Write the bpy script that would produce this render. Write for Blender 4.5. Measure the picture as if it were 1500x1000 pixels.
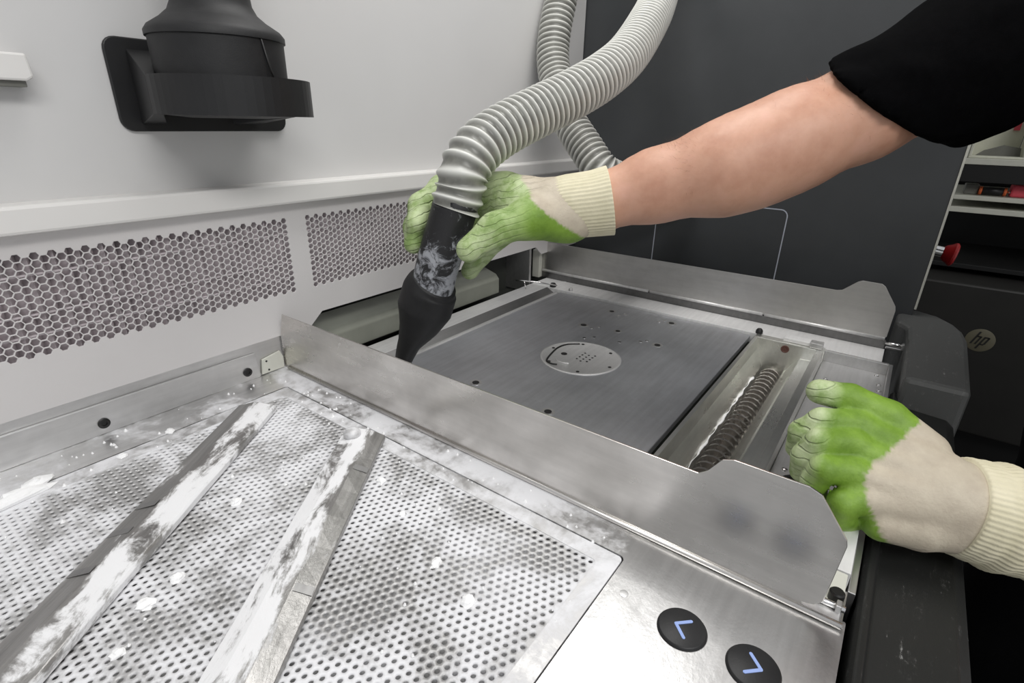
import bpy, math, random
import numpy as np
from mathutils import Vector, Matrix

for o in list(bpy.data.objects):
    bpy.data.objects.remove(o)
SC = bpy.context.scene
COL = SC.collection
random.seed(7)
RNG = np.random.default_rng(7)

# ------------------------------------------------------------------ camera
cam_d = bpy.data.cameras.new('camera')
cam_d.sensor_width = 36.0
cam_d.lens = 18.51
cam_d.clip_start = 0.01
cam = bpy.data.objects.new('camera', cam_d)
COL.objects.link(cam)
cam.matrix_world = Matrix(((0.59480, 0.29982, -0.74587, 0.0),
                           (-0.80367, 0.24300, -0.54320, 0.0),
                           (0.01839, 0.92253, 0.38549, 0.27),
                           (0, 0, 0, 1)))
SC.camera = cam

# ------------------------------------------------------------------ world, lamps, exposure
world = bpy.data.worlds.new('world')
SC.world = world
world.use_nodes = True
world.node_tree.nodes['Background'].inputs[0].default_value = (0.95, 0.97, 1.0, 1)
world.node_tree.nodes['Background'].inputs[1].default_value = 0.48

def area_lamp(name, loc, target, sx, sy, power, col=(1, 0.99, 0.97)):
    d = bpy.data.lights.new(name, 'AREA')
    d.shape = 'RECTANGLE'
    d.size, d.size_y, d.energy, d.color = sx, sy, power, col
    o = bpy.data.objects.new(name, d)
    COL.objects.link(o)
    o.location = loc
    o.rotation_euler = (Vector(target) - Vector(loc)).to_track_quat('-Z', 'Y').to_euler()
    return o
HOOD = (0.60, 0.30, 1.06)
area_lamp('hood_light', HOOD, (0.60, 0.30, 0), 0.72, 0.26, 4.6)
area_lamp('front_fill', (-0.35, -0.95, 1.35), (0.3, 0.4, 0.0), 1.2, 0.3, 13.0, (1, 0.99, 0.97))  # added fill from behind the camera, brightens the flap and lower wall

SC.view_settings.view_transform = 'Standard'
SC.view_settings.look = 'None'
SC.view_settings.exposure = 0.20
SC.view_settings.gamma = 1.0
SC.view_settings.use_curve_mapping = False

# ------------------------------------------------------------------ materials
def srgb(r, g, b):
    f = lambda c: ((c / 255 + 0.055) / 1.055) ** 2.4 if c / 255 > 0.04045 else c / 255 / 12.92
    return (f(r), f(g), f(b), 1)

class NT:
    def __init__(self, name):
        self.m = bpy.data.materials.new(name)
        self.m.use_nodes = True
        self.t = self.m.node_tree
        self.b = self.t.nodes['Principled BSDF']
        self._tc = None
    def n(self, typ, **kw):
        nd = self.t.nodes.new(typ)
        for k, v in kw.items():
            if k in nd.inputs.keys():
                nd.inputs[k].default_value = v
            else:
                setattr(nd, k, v)
        return nd
    def l(self, a, b):
        self.t.links.new(a, b)
    def coord(self, scale=(1, 1, 1), rot=(0, 0, 0), loc=(0, 0, 0)):
        if self._tc is None:
            self._tc = self.n('ShaderNodeTexCoord')
        mp = self.n('ShaderNodeMapping')
        mp.inputs['Scale'].default_value = scale
        mp.inputs['Rotation'].default_value = rot
        mp.inputs['Location'].default_value = loc
        self.l(self._tc.outputs['Object'], mp.inputs['Vector'])
        return mp.outputs[0]
    def noise(self, scale, detail=4, rough=0.6, vec=None, dist=0.0):
        nd = self.n('ShaderNodeTexNoise')
        nd.inputs['Scale'].default_value = scale
        nd.inputs['Detail'].default_value = detail
        nd.inputs['Roughness'].default_value = rough
        nd.inputs['Distortion'].default_value = dist
        self.l(vec if vec is not None else self.coord(), nd.inputs['Vector'])
        return nd.outputs['Fac']
    def ramp(self, fac, stops):
        r = self.n('ShaderNodeValToRGB')
        el = r.color_ramp.elements
        while len(el) < len(stops):
            el.new(0.5)
        for e, (p, c) in zip(el, stops):
            e.position = p
            e.color = c if len(c) == 4 else (*c, 1)
        self.l(fac, r.inputs[0])
        return r.outputs[0]
    def gray(self, fac, p0, v0, p1, v1):
        mr = self.n('ShaderNodeMapRange')
        mr.interpolation_type = 'SMOOTHSTEP'
        for i, v in zip((1, 2, 3, 4), (p0, p1, v0, v1)):
            mr.inputs[i].default_value = v
        self.l(fac, mr.inputs[0])
        return mr.outputs[0]
    def math(self, op, a, b):
        nd = self.n('ShaderNodeMath', operation=op)
        for i, v in enumerate((a, b)):
            if isinstance(v, (int, float)):
                nd.inputs[i].default_value = v
            else:
                self.l(v, nd.inputs[i])
        return nd.outputs[0]
    def mix(self, fac, a, b):
        nd = self.n('ShaderNodeMix', data_type='RGBA')
        for i, v in ((0, fac), (6, a), (7, b)):
            if isinstance(v, (tuple, float, int)):
                nd.inputs[i].default_value = v
            else:
                self.l(v, nd.inputs[i])
        return nd.outputs[2]
    def bump(self, h, strength, dist):
        bp = self.n('ShaderNodeBump')
        bp.inputs['Strength'].default_value = strength
        bp.inputs['Distance'].default_value = dist
        self.l(h, bp.inputs['Height'])
        self.l(bp.outputs[0], self.b.inputs['Normal'])
    def set(self, **kw):
        for k, v in kw.items():
            k = {'col': 'Base Color', 'rough': 'Roughness', 'metal': 'Metallic', 'spec': 'Specular IOR Level'}.get(k, k)
            if isinstance(v, (tuple, float, int)):
                self.b.inputs[k].default_value = v
            else:
                self.l(v, self.b.inputs[k])
        return self.m

def paint(name, c, rough=0.5, var=0.06, scale=30, bump=0.0, spec=0.4):
    t = NT(name)
    f = t.noise(scale, 3)
    lo = tuple(x * (1 - var) for x in c[:3]) + (1,)
    hi = tuple(min(1, x * (1 + var)) for x in c[:3]) + (1,)
    col = t.ramp(f, [(0.3, lo), (0.7, hi)])
    if bump:
        t.bump(t.noise(900, 2), bump, 0.0006)
    return t.set(col=col, rough=rough, spec=spec)

def steel(name, base=0.55, rough=0.36, tint=(1, 0.992, 0.985), powder=None, streak=(4, 60, 40), metal=1.0, pscale=22, fade=None):
    """brushed steel; powder = (low, high) noise band over which white powder lies on it"""
    t = NT(name)
    s = t.noise(3, 5, 0.6, t.coord(streak))
    big = t.noise(9, 5, 0.65)
    mixf = t.math('ADD', t.math('MULTIPLY', s, 0.35), t.math('MULTIPLY', big, 0.65))
    c = lambda k: tuple(base * k * x for x in tint) + (1,)
    col = t.ramp(mixf, [(0.32, c(0.78)), (0.68, c(1.15))])
    rg = t.gray(mixf, 0.3, rough * 1.2, 0.7, rough * 0.85)
    met = metal
    if powder:
        p1 = t.noise(pscale, 8, 0.68, dist=0.4)
        p2 = t.noise(pscale * 7, 4, 0.7)
        pf = t.math('ADD', t.math('MULTIPLY', p1, 0.78), t.math('MULTIPLY', p2, 0.22))
        if fade:                        # powder thins out towards the operator's side
            sep = t.n('ShaderNodeSeparateXYZ')
            t.l(t.coord(), sep.inputs[0])
            yf = t.gray(sep.outputs['Y'], fade[0], 0.0, fade[1], 1.0)
            pf = t.math('ADD', pf, t.math('MULTIPLY', t.math('SUBTRACT', yf, 1.0), 0.22))
            # swept against the foot of the flap
            pf = t.math('ADD', pf, t.math('MULTIPLY', yf, t.gray(sep.outputs['X'], 0.255, 0.0, 0.272, 0.11)))
        fac = t.gray(pf, powder[0], 0.0, powder[1], 1.0)
        col = t.mix(fac, col, (0.82, 0.82, 0.84, 1))
        inv = t.math('SUBTRACT', 1.0, fac)
        met = t.math('MULTIPLY', inv, metal)
        rg = t.math('ADD', t.math('MULTIPLY', inv, rough), t.math('MULTIPLY', fac, 0.85))
        t.bump(pf, 0.25, 0.002)
    else:
        t.bump(s, 0.06, 0.001)
    return t.set(col=col, rough=rg, metal=met)

M = {}
M['wall'] = paint('white_painted_panel', srgb(205, 204, 203), 0.42, 0.02, 6, 0.05)
M['lower'] = paint('warm_white_painted_sheet', srgb(208, 205, 204), 0.5, 0.02, 9, 0.12)
M['ledge'] = paint('white_plastic_ledge', srgb(222, 220, 217), 0.4, 0.02, 9)
M['filter'] = paint('pleated_filter', srgb(206, 197, 200), 0.9, 0.15, 60)
M['darkgap'] = paint('dark_recess_paint', srgb(58, 60, 56), 0.7, 0.1, 20)
M['beam'] = paint('grey_green_beam', srgb(132, 134, 124), 0.5, 0.08, 25)
M['panel'] = paint('charcoal_panel', srgb(70, 72, 74), 0.36, 0.06, 14, 0.12)
M['print'] = paint('pale_grey_print', srgb(190, 194, 205), 0.6, 0.02)
M['edge'] = paint('pale_edge_trim', srgb(205, 205, 195), 0.4, 0.03)
M['steel'] = steel('brushed_steel', 0.62, 0.42)
M['fence'] = steel('brushed_steel_flap', 0.70, 0.27, tint=(1, 0.97, 0.93), streak=(30, 3, 30))
M['fence2'] = steel('brushed_steel_flap_dull', 0.66, 0.36, tint=(1, 0.98, 0.95), streak=(30, 3, 30))
M['bright'] = steel('bright_steel', 0.76, 0.36, metal=0.45)
M['deck'] = steel('dusty_deck_steel', 0.66, 0.33, powder=(0.46, 0.66), pscale=16, fade=(0.04, 0.16))
M['deck_clean'] = steel('deck_steel', 0.70, 0.30)
M['perf'] = steel('powdered_perforated_steel', 0.56, 0.5, powder=(0.40, 0.57), pscale=17, metal=0.7)
M['tray'] = steel('powdered_tray_rim', 0.62, 0.42, powder=(0.36, 0.60), pscale=24)
M['pan'] = steel('pan_steel', 0.5, 0.6, powder=(0.46, 0.62), pscale=14)
M['platform'] = steel('dark_platform_steel', 0.62, 0.42, tint=(0.97, 0.985, 1.03), powder=(0.63, 0.80), pscale=26)
M['strip'] = steel('pale_frame_steel', 0.70, 0.5, metal=0.1)
M['wear'] = steel('rubbed_dull_steel', 0.36, 0.5)
M['gasket'] = steel('pale_gasket', 0.42, 0.6, metal=0.3)
M['slope'] = steel('dark_slope_steel', 0.24, 0.45)
M['rust'] = paint('rusty_bolt', srgb(92, 62, 55), 0.5, 0.2, 300)
M['trough'] = steel('trough_steel', 0.90, 0.30, tint=(1, 1, 0.95))
M['auger'] = steel('worn_auger_steel', 0.6, 0.30, tint=(1, 0.95, 0.9))
M['plate'] = steel('grey_front_plate', 0.6, 0.45, metal=0.7)
M['chrome'] = steel('shiny_steel', 0.8, 0.18)
M['blk'] = paint('black_plastic', srgb(30, 30, 31), 0.45, 0.12, 40, 0.1)
M['screwblk'] = paint('black_oxide_screw', srgb(26, 25, 25), 0.4, 0.1, 90)
M['rubber'] = paint('black_rubber', srgb(33, 33, 34), 0.55, 0.2, 70, 0.15)
M['blue'] = paint('pale_blue_symbol', srgb(150, 172, 225), 0.5, 0.01)
M['powder'] = paint('white_powder', srgb(250, 250, 250), 0.95, 0.03, 200, 0.3)
M['redbox'] = paint('pink_red_plastic', srgb(205, 75, 88), 0.5, 0.1, 60)
M['red'] = paint('red_plastic', srgb(170, 30, 32), 0.4, 0.08, 60)
M['paper'] = paint('pale_paper', srgb(205, 205, 190), 0.8, 0.05, 60)
M['greyplastic'] = paint('grey_plastic', srgb(110, 110, 104), 0.5, 0.08, 60)
M['orange'] = paint('orange_rubber', srgb(200, 95, 50), 0.5, 0.05, 60)
M['shelf'] = paint('pale_shelf', srgb(190, 190, 178), 0.5, 0.05, 40)
M['cab'] = paint('black_cabinet', srgb(36, 35, 33), 0.5, 0.1, 20, 0.1)
M['rack'] = paint('rack_black_with_shade', srgb(13, 13, 13), 0.6, 0.1, 20)  # shade of the background is put into this near-black colour
M['room'] = paint('dark_room_wall', srgb(70, 68, 64), 0.8, 0.1, 4)
M['floor'] = paint('dark_floor', srgb(84, 82, 78), 0.6, 0.1, 8)
M['logo'] = paint('dull_silver_logo', srgb(98, 94, 78), 0.45, 0.03, 60)
M['cloth'] = paint('black_cotton', srgb(6, 6, 7), 0.95, 0.2, 120, 0.3, 0.04)
M['trousers'] = paint('black_trousers', srgb(8, 8, 9), 0.95, 0.2, 120, 0.3, 0.1)
M['hair'] = paint('dark_brown_hair', srgb(60, 42, 30), 0.6, 0.2, 200, 0.4)
M['armhair'] = paint('brown_arm_hair', srgb(140, 104, 80), 0.6, 0.1, 200)

# ------------------------------------------------------------------ builders
def tag(o, label=None, cat=None, group=None, kind=None):
    for k, v in (('label', label), ('category', cat), ('group', group), ('kind', kind)):
        if v:
            o[k] = v
    return o

def attach(o, parent):
    if parent is not None:
        o.parent = parent
        # parts are built in place, so only a thing's own base offsets its children
        off = parent.location.copy() if parent.parent is None else Vector((0, 0, 0))
        o.matrix_parent_inverse = Matrix.Translation(-off)

def link(name, me, mat, parent=None, loc=None):
    o = bpy.data.objects.new(name, me)
    if mat is not None and not me.materials:
        me.materials.append(mat)
    COL.objects.link(o)
    if loc is not None:
        o.location = loc
    attach(o, parent)
    return o

def empty(name, loc, label, cat, group=None):
    o = bpy.data.objects.new(name, None)
    COL.objects.link(o)
    o.location = loc
    o.empty_display_size = 0.02
    return tag(o, label, cat, group)

def mk(name, V, F, mat, parent=None, smooth=False, bevel=0.0, loc=None):
    me = bpy.data.meshes.new(name)
    me.from_pydata([tuple(map(float, v)) for v in V], [], F)
    me.update()
    if smooth:
        me.shade_smooth()
    o = link(name, me, mat, parent, loc)
    if bevel:
        b = o.modifiers.new('bevel', 'BEVEL')
        b.width = bevel
        b.segments = 2
        b.limit_method = 'ANGLE'
    return o

def boxVF(x0, x1, y0, y1, z0, z1):
    V = [(x, y, z) for z in (z0, z1) for y in (y0, y1) for x in (x0, x1)]
    F = [(0, 2, 3, 1), (4, 5, 7, 6), (0, 1, 5, 4), (2, 6, 7, 3), (0, 4, 6, 2), (1, 3, 7, 5)]
    return V, F

def box(name, x, y, z, mat, parent=None, bevel=0.0008):
    return mk(name, *boxVF(*x, *y, *z), mat, parent, bevel=bevel)

def join(*parts):
    V, F = [], []
    for v, f in parts:
        n = len(V)
        V += list(v)
        F += [tuple(i + n for i in q) for q in f]
    return V, F

def prismVF(poly, axis, a0, a1):
    def p3(u, v, a):
        return {'x': (a, u, v), 'y': (u, a, v), 'z': (u, v, a)}[axis]
    n = len(poly)
    V = [p3(u, v, a0) for u, v in poly] + [p3(u, v, a1) for u, v in poly]
    area = sum(poly[i][0] * poly[(i + 1) % n][1] - poly[(i + 1) % n][0] * poly[i][1] for i in range(n))
    flip = (area < 0) != (axis == 'y')
    r = range(n)
    F = [tuple(reversed(r)), tuple(n + i for i in r)] + [(i, (i + 1) % n, n + (i + 1) % n, n + i) for i in r]
    if flip:
        F = [tuple(reversed(f)) for f in F]
    return V, F

def prism(name, poly, axis, a0, a1, mat, parent=None, bevel=0.0, smooth=False):
    return mk(name, *prismVF(poly, axis, a0, a1), mat, parent, smooth=smooth, bevel=bevel)

def rounded(x0, x1, y0, y1, r, n=5):
    P = []
    for cx, cy, a in ((x1 - r, y1 - r, 0), (x0 + r, y1 - r, 90), (x0 + r, y0 + r, 180), (x1 - r, y0 + r, 270)):
        for i in range(n + 1):
            t = math.radians(a + 90 * i / n)
            P.append((cx + r * math.cos(t), cy + r * math.sin(t)))
    return P

def ringVF(outer, inner, z0, z1):
    """flat ring plate between two loops with the same number of points"""
    n = len(outer)
    V = [(x, y, z1) for x, y in outer] + [(x, y, z1) for x, y in inner] + [(x, y, z0) for x, y in outer] + [(x, y, z0) for x, y in inner]
    F = []
    for i in range(n):
        j = (i + 1) % n
        F += [(i, j, n + j, n + i), (2 * n + j, 2 * n + i, 3 * n + i, 3 * n + j), (2 * n + i, 2 * n + j, j, i), (n + i, n + j, 3 * n + j, 3 * n + i)]
    return V, F

def latheVF(profile, n=28):
    V, F = [], []
    for r, z in profile:
        for i in range(n):
            a = 2 * math.pi * i / n
            V.append((r * math.cos(a), r * math.sin(a), z))
    for k in range(len(profile) - 1):
        for i in range(n):
            j = (i + 1) % n
            F.append((k * n + i, k * n + j, (k + 1) * n + j, (k + 1) * n + i))
    F.append(tuple(reversed(range(n))))
    F.append(tuple((len(profile) - 1) * n + i for i in range(n)))
    return V, F

def place(V, mat4):
    return [tuple(mat4 @ Vector(v)) for v in V]

def axis_mat(p, d):
    q = Vector(d).to_track_quat('Z', 'Y')
    return Matrix.Translation(Vector(p)) @ q.to_matrix().to_4x4()

def lathe(name, profile, p, d, mat, parent=None, n=28, smooth=True):
    V, F = latheVF(profile, n)
    o = mk(name, place(V, axis_mat(p, d)), F, mat, parent, smooth)
    if smooth:
        es = o.modifiers.new('edges', 'EDGE_SPLIT')
        es.split_angle = math.radians(38)
    return o

def catmull(pts, per=12):
    P = [np.array(p, float) for p in pts]
    P = [2 * P[0] - P[1]] + P + [2 * P[-1] - P[-2]]
    out = []
    for i in range(1, len(P) - 2):
        for k in range(per):
            t = k / per
            a, b, c, d = P[i - 1], P[i], P[i + 1], P[i + 2]
            out.append(0.5 * (2 * b + (c - a) * t + (2 * a - 5 * b + 4 * c - d) * t * t + (3 * b - a - 3 * c + d) * t ** 3))
    out.append(P[-2])
    return np.array(out)

def resample(P, m):
    d = np.r_[0, np.cumsum(np.linalg.norm(np.diff(P[:, :3], axis=0), axis=1))]
    s = np.linspace(0, d[-1], m)
    return np.stack([np.interp(s, d, P[:, k]) for k in range(P.shape[1])], 1), s

def frames(C, up=(0.3, 0.2, 0.93)):
    T = np.gradient(C, axis=0)
    T /= np.linalg.norm(T, axis=1)[:, None]
    N = np.zeros_like(T)
    v = np.array(up, float)
    for i in range(len(C)):
        v = v - T[i] * v.dot(T[i])
        v /= np.linalg.norm(v)
        N[i] = v
    return T, N, np.cross(T, N)

def sweepVF(C, rad, n, up=(0.3, 0.2, 0.93), caps=True):
    """C centres (m,3), rad (m,n) radius per ring and angle"""
    T, N, B = frames(C, up)
    m = len(C)
    a = np.linspace(0, 2 * np.pi, n, endpoint=False)
    V = C[:, None, :] + rad[:, :, None] * (np.cos(a)[None, :, None] * N[:, None, :] + np.sin(a)[None, :, None] * B[:, None, :])
    V = V.reshape(-1, 3)
    F = [(k * n + i, k * n + (i + 1) % n, (k + 1) * n + (i + 1) % n, (k + 1) * n + i) for k in range(m - 1) for i in range(n)]
    if caps:
        F += [tuple(reversed(range(n))), tuple((m - 1) * n + i for i in range(n))]
    return V, F

def rod(name, pts, r, mat, parent=None, n=10, curve=False):
    C = catmull(pts) if curve else np.array(pts, float)
    return mk(name, *sweepVF(C, np.full((len(C), n), r), n, (0.31, 0.22, 0.57)), mat, parent, True)

# ---- smooth implicit bodies (round-cone skeletons meshed with surface nets)
def sdf_caps(X, caps, k):
    D = None
    for p0, p1, r0, r1 in caps:
        a, b = np.array(p0), np.array(p1)
        ab = b - a
        t = np.clip(((X - a) @ ab) / max(ab.dot(ab), 1e-9), 0, 1)
        d = np.linalg.norm(X - a - t[..., None] * ab, axis=-1) - (r0 + (r1 - r0) * t)
        if D is None:
            D = d
        else:
            h = np.clip(0.5 + 0.5 * (D - d) / k, 0, 1)
            D = D * (1 - h) + d * h - k * h * (1 - h)
    return D

def chain(pts, rad):
    return [(pts[i], pts[i + 1], rad[i], rad[i + 1]) for i in range(len(pts) - 1)]

def net(fn, lo, hi, h):
    ax = [np.arange(lo[i], hi[i] + h, h) for i in range(3)]
    X = np.stack(np.meshgrid(*ax, indexing='ij'), -1)
    D = fn(X)
    nx, ny, nz = D.shape
    S = D < 0
    cs = np.zeros((nx - 1, ny - 1, nz - 1), int)
    for dx in (0, 1):
        for dy in (0, 1):
            for dz in (0, 1):
                cs += S[dx:nx - 1 + dx, dy:ny - 1 + dy, dz:nz - 1 + dz]
    act = (cs > 0) & (cs < 8)
    idx = -np.ones(act.shape, int)
    I = np.argwhere(act)
    idx[act] = np.arange(len(I))
    acc = np.zeros((len(I), 3))
    cnt = np.zeros(len(I))
    corners = [(0, 0, 0), (1, 0, 0), (0, 1, 0), (1, 1, 0), (0, 0, 1), (1, 0, 1), (0, 1, 1), (1, 1, 1)]
    for a in range(8):
        for b in range(a + 1, 8):
            ca, cb = np.array(corners[a]), np.array(corners[b])
            if np.abs(ca - cb).sum() != 1:
                continue
            da = D[tuple((I + ca).T)]
            db = D[tuple((I + cb).T)]
            cr = (da < 0) != (db < 0)
            t = np.where(cr, da / np.where(cr, da - db, 1), 0)
            acc += np.where(cr[:, None], ca + t[:, None] * (cb - ca), 0)
            cnt += cr
    V = np.array(lo) + h * (I + acc / cnt[:, None])
    F = []
    for axn in range(3):
        u, v = (axn + 1) % 3, (axn + 2) % 3
        sl0 = [slice(1, -1)] * 3
        sl1 = [slice(1, -1)] * 3
        sl0[axn] = slice(0, -1)
        sl1[axn] = slice(1, None)
        s0, s1 = S[tuple(sl0)], S[tuple(sl1)]
        E = np.argwhere(s0 != s1)
        inn = s0[s0 != s1]
        off = np.ones(3, int)
        off[axn] = 0
        E = E + off
        eu, ev = np.eye(3, dtype=int)[u], np.eye(3, dtype=int)[v]
        q = [idx[tuple((E - e).T)] for e in (eu + ev, ev, 0 * eu, eu)]
        Q = np.stack(q, 1)
        Q[~inn] = Q[~inn][:, ::-1]
        F.append(Q[(Q >= 0).all(1)])
    return V, np.concatenate(F)

def npmesh(name, V, F, mat, parent=None, smooth=True, attr=None):
    me = bpy.data.meshes.new(name)
    F = np.asarray(F)
    n = F.shape[1]
    me.vertices.add(len(V))
    me.vertices.foreach_set('co', np.asarray(V, np.float32).ravel())
    me.loops.add(F.size)
    me.loops.foreach_set('vertex_index', F.ravel().astype(np.int32))
    me.polygons.add(len(F))
    me.polygons.foreach_set('loop_start', np.arange(0, F.size, n, dtype=np.int32))
    me.update(calc_edges=True)
    me.validate()
    if smooth:
        me.shade_smooth()
    if attr is not None:
        for k, v in attr.items():
            a = me.attributes.new(k, 'FLOAT', 'POINT')
            a.data.foreach_set('value', np.asarray(v, np.float32))
    return link(name, me, mat, parent)

# ---- sheets with rows of real holes: hexagonal cells, each with a hole of nh corners
def holed_sheet(cells, solid, s, hole_r, nh, th, to3d, rot=0.0):
    """cells / solid: (k,2) centres; s: cell corner radius; hole goes th deep"""
    V, F = [], []
    m = 12
    ang = np.radians(np.arange(m) * 30.0) + rot
    outer = np.array([[math.cos(a), math.sin(a)] for a in ang]) * s
    outer[1::2] *= math.cos(math.pi / 6)
    if nh == 6:
        inner = np.array([[math.cos(a), math.sin(a)] for a in ang]) * hole_r
        inner[1::2] *= math.cos(math.pi / 6)
    else:
        inner = np.array([[math.cos(a), math.sin(a)] for a in ang]) * hole_r
    nC = len(cells)
    O = cells[:, None, :] + outer[None]
    I = cells[:, None, :] + inner[None]
    V = np.concatenate([to3d(O, 0), to3d(I, 0), to3d(I, th)], 1).reshape(-1, 3)
    base = (np.arange(nC) * 3 * m)[:, None]
    Q = []
    for i in range(m):
        j = (i + 1) % m
        Q.append([i, j, m + j, m + i])
        Q.append([m + i, m + j, 2 * m + j, 2 * m + i])
    Q = np.array(Q)
    F = (base[:, :, None] + Q[None]).reshape(-1, 4)
    if len(solid):
        Vs = to3d(solid[:, None, :] + outer[None], 0)
        Cc = to3d(solid[:, None, :] * 1.0, 0)
        Vs = np.concatenate([Vs, Cc], 1).reshape(-1, 3)
        b2 = len(V) + (np.arange(len(solid)) * (m + 1))[:, None]
        Q2 = np.array([[m, 2 * i, 2 * i + 1, (2 * i + 2) % m] for i in range(6)])
        F = np.concatenate([F, (b2[:, :, None] + Q2[None]).reshape(-1, 4)])
        V = np.concatenate([V, Vs])
    return V, F

# ================================================================== THE SETTING
FLOOR = -0.95
tag(box('floor', (-1.6, 2.7), (-2.2, 1.2), (FLOOR - 0.05, FLOOR), M['floor'], bevel=0), kind='structure')
tag(box('wall_far', (2.6, 2.7), (-2.2, 1.2), (FLOOR, 1.7), M['room'], bevel=0), kind='structure')

YU, YL = 0.553, 0.543          # upper wall face, lower grille sheet face
wall = tag(box('wall_back', (-1.2, 0.966), (YU, YU + 0.012), (0.190, 1.7), M['wall'], bevel=0.001), kind='structure')
box('ledge', (-1.2, 0.945), (0.529, YU + 0.004), (0.1845, 0.2055), M['ledge'], wall, 0.0025)
box('upper_strip', (-1.2, 0.966), (YL + 0.00006, YL + 0.003), (0.170, 0.1846), M['lower'], wall, 0)
prism('lower_strip', [(-1.2, 0.038), (0.334, 0.038), (0.352, 0.053), (0.816, 0.053), (0.835, 0.037), (0.966, 0.037), (0.966, 0.0815), (-1.2, 0.0815)],
      'y', YL + 0.00006, YL + 0.003, M['lower'], wall)
box('mullion', (0.3240, 0.3435), (YL + 0.00006, YL + 0.003), (0.0815, 0.170), M['lower'], wall, 0)
box('end_strip', (0.894, 0.966), (YL + 0.00006, YL + 0.003), (0.0815, 0.170), M['lower'], wall, 0)
box('corner_post', (0.945, 0.966), (0.535, YU + 0.003), (0.183, 0.2125), M['ledge'], wall, 0.001)
def grille(x0, x1):
    s = 0.00375
    rp, cp = s * math.sqrt(3), s * 1.5
    hol, sol = [], []
    nc = int((x1 - x0) / cp)
    for c in range(-1, nc + 1):
        for r in range(-1, 14):
            x = x0 + cp * (c + 0.5)
            z = 0.0875 + rp * r + (rp / 2 if c % 2 else 0)
            inside = 0 <= c < nc and 0 <= r < (12 if c % 2 else 13)
            (hol if inside else sol).append((x, z))
    to3 = lambda P, d: np.stack([P[..., 0], np.full(P.shape[:-1], YL + d), P[..., 1]], -1)
    V, F = holed_sheet(np.array(hol), np.array(sol), s * 1.002, 0.00328, 6, 0.0014, to3)
    npmesh('grille', V, F, M['lower'], wall, smooth=False)
grille(-0.10, 0.3265)
grille(0.3455, 0.895)
box('side_strip', (-1.2, -0.1015), (YL + 0.00006, YL + 0.003), (0.0815, 0.170), M['lower'], wall, 0)
def pleats(x0, x1):
    n = int((x1 - x0) / 0.0043)
    V, F = [], []
    for i in range(n + 1):
        y = 0.5466 if i % 2 else 0.5600
        V += [(x0 + i * 0.0043, y, 0.078), (x0 + i * 0.0043, y, 0.176)]
    F = [(2 * i, 2 * i + 2, 2 * i + 3, 2 * i + 1) for i in range(n)]
    mk('filter', V, F, M['filter'], wall)
pleats(-0.11, 0.332)
pleats(0.340, 0.905)
for zz in (0.101, 0.118, 0.150):
    box('filter_cord', (-0.11, 0.905), (0.5462, 0.5472), (zz, zz + 0.0016), M['filter'], wall, 0)
# recess with the beam under the panel
box('recess_back', (0.28, 0.966), (0.600, 0.606), (-0.05, 0.08), M['darkgap'], wall, 0)
box('recess_end', (0.80, 0.806), (0.546, 0.600), (-0.03, 0.07), M['steel'], wall, 0)
box('recess_floor', (0.28, 0.966), (0.5475, 0.600), (-0.040, -0.034), M['darkgap'], wall, 0)
prism('beam', [(0.549, -0.012), (0.549, 0.014), (0.556, 0.022), (0.590, 0.032), (0.590, -0.012)], 'x', 0.33, 0.712, M['beam'], wall, 0.0015)

side = tag(box('wall_right', (0.968, 0.975), (-0.044, 0.562), (-0.10, 1.7), M['panel'], bevel=0.001), kind='structure')
box('edge_trim', (0.9655, 0.9760), (-0.0468, -0.0440), (0.02, 0.42), M['edge'], side, 0.0005)
# printed outline of a rounded square on the black panel
def outline(y0, y1, z0, z1, r, w, gap):
    P = rounded(y0, y1, z0, z1, r, 6)
    Q = rounded(y0 + w, y1 - w, z0 + w, z1 - w, r - w, 6)
    n = len(P)
    V = [(0.9677, *p) for p in P] + [(0.9677, *p) for p in Q]
    F = [(i, n + i, n + (i + 1) % n, (i + 1) % n) for i in range(n) if not gap(P[i], P[(i + 1) % n])]
    mk('printed_outline', V, F, M['print'], side)
outline(0.154, 0.376, -0.02, 0.146, 0.012, 0.0018, lambda a, b: a[1] < 0.04 and b[1] < 0.04)

# ================================================================== WORK DECK (left)
deck = empty('work_deck', (0.05, 0.25, FLOOR), 'steel work deck with tray opening and two round black buttons', 'workbench')
TX0, TX1, TY0, TY1 = -0.16, 0.2668, 0.0960, 0.4960
inner = rounded(TX0, TX1, TY0, TY1, 0.004)
outer = rounded(-0.30, 0.3000, -0.0300, 0.5430, 0.001)
mk('deck_plate', *ringVF(outer, inner, -0.003, 0.0), M['deck'], deck)
box('cabinet_body', (-0.30, 0.300), (-0.030, 0.5430), (FLOOR, -0.030), M['cab'], deck, 0.002)
mk('tray_well', *join(boxVF(TX0, TX1, TY0 - 0.002, TY0, -0.03, -0.003), boxVF(TX0, TX1, TY1, TY1 + 0.002, -0.03, -0.003),
                      boxVF(TX1, TX1 + 0.002, TY0, TY1, -0.03, -0.003), boxVF(TX0 - 0.002, TX0, TY0, TY1, -0.03, -0.003)), M['pan'], deck)
box('deck_rim', (-0.30, 0.30), (-0.030, -0.0285), (-0.03, -0.0031), M['steel'], deck, 0)
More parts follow.
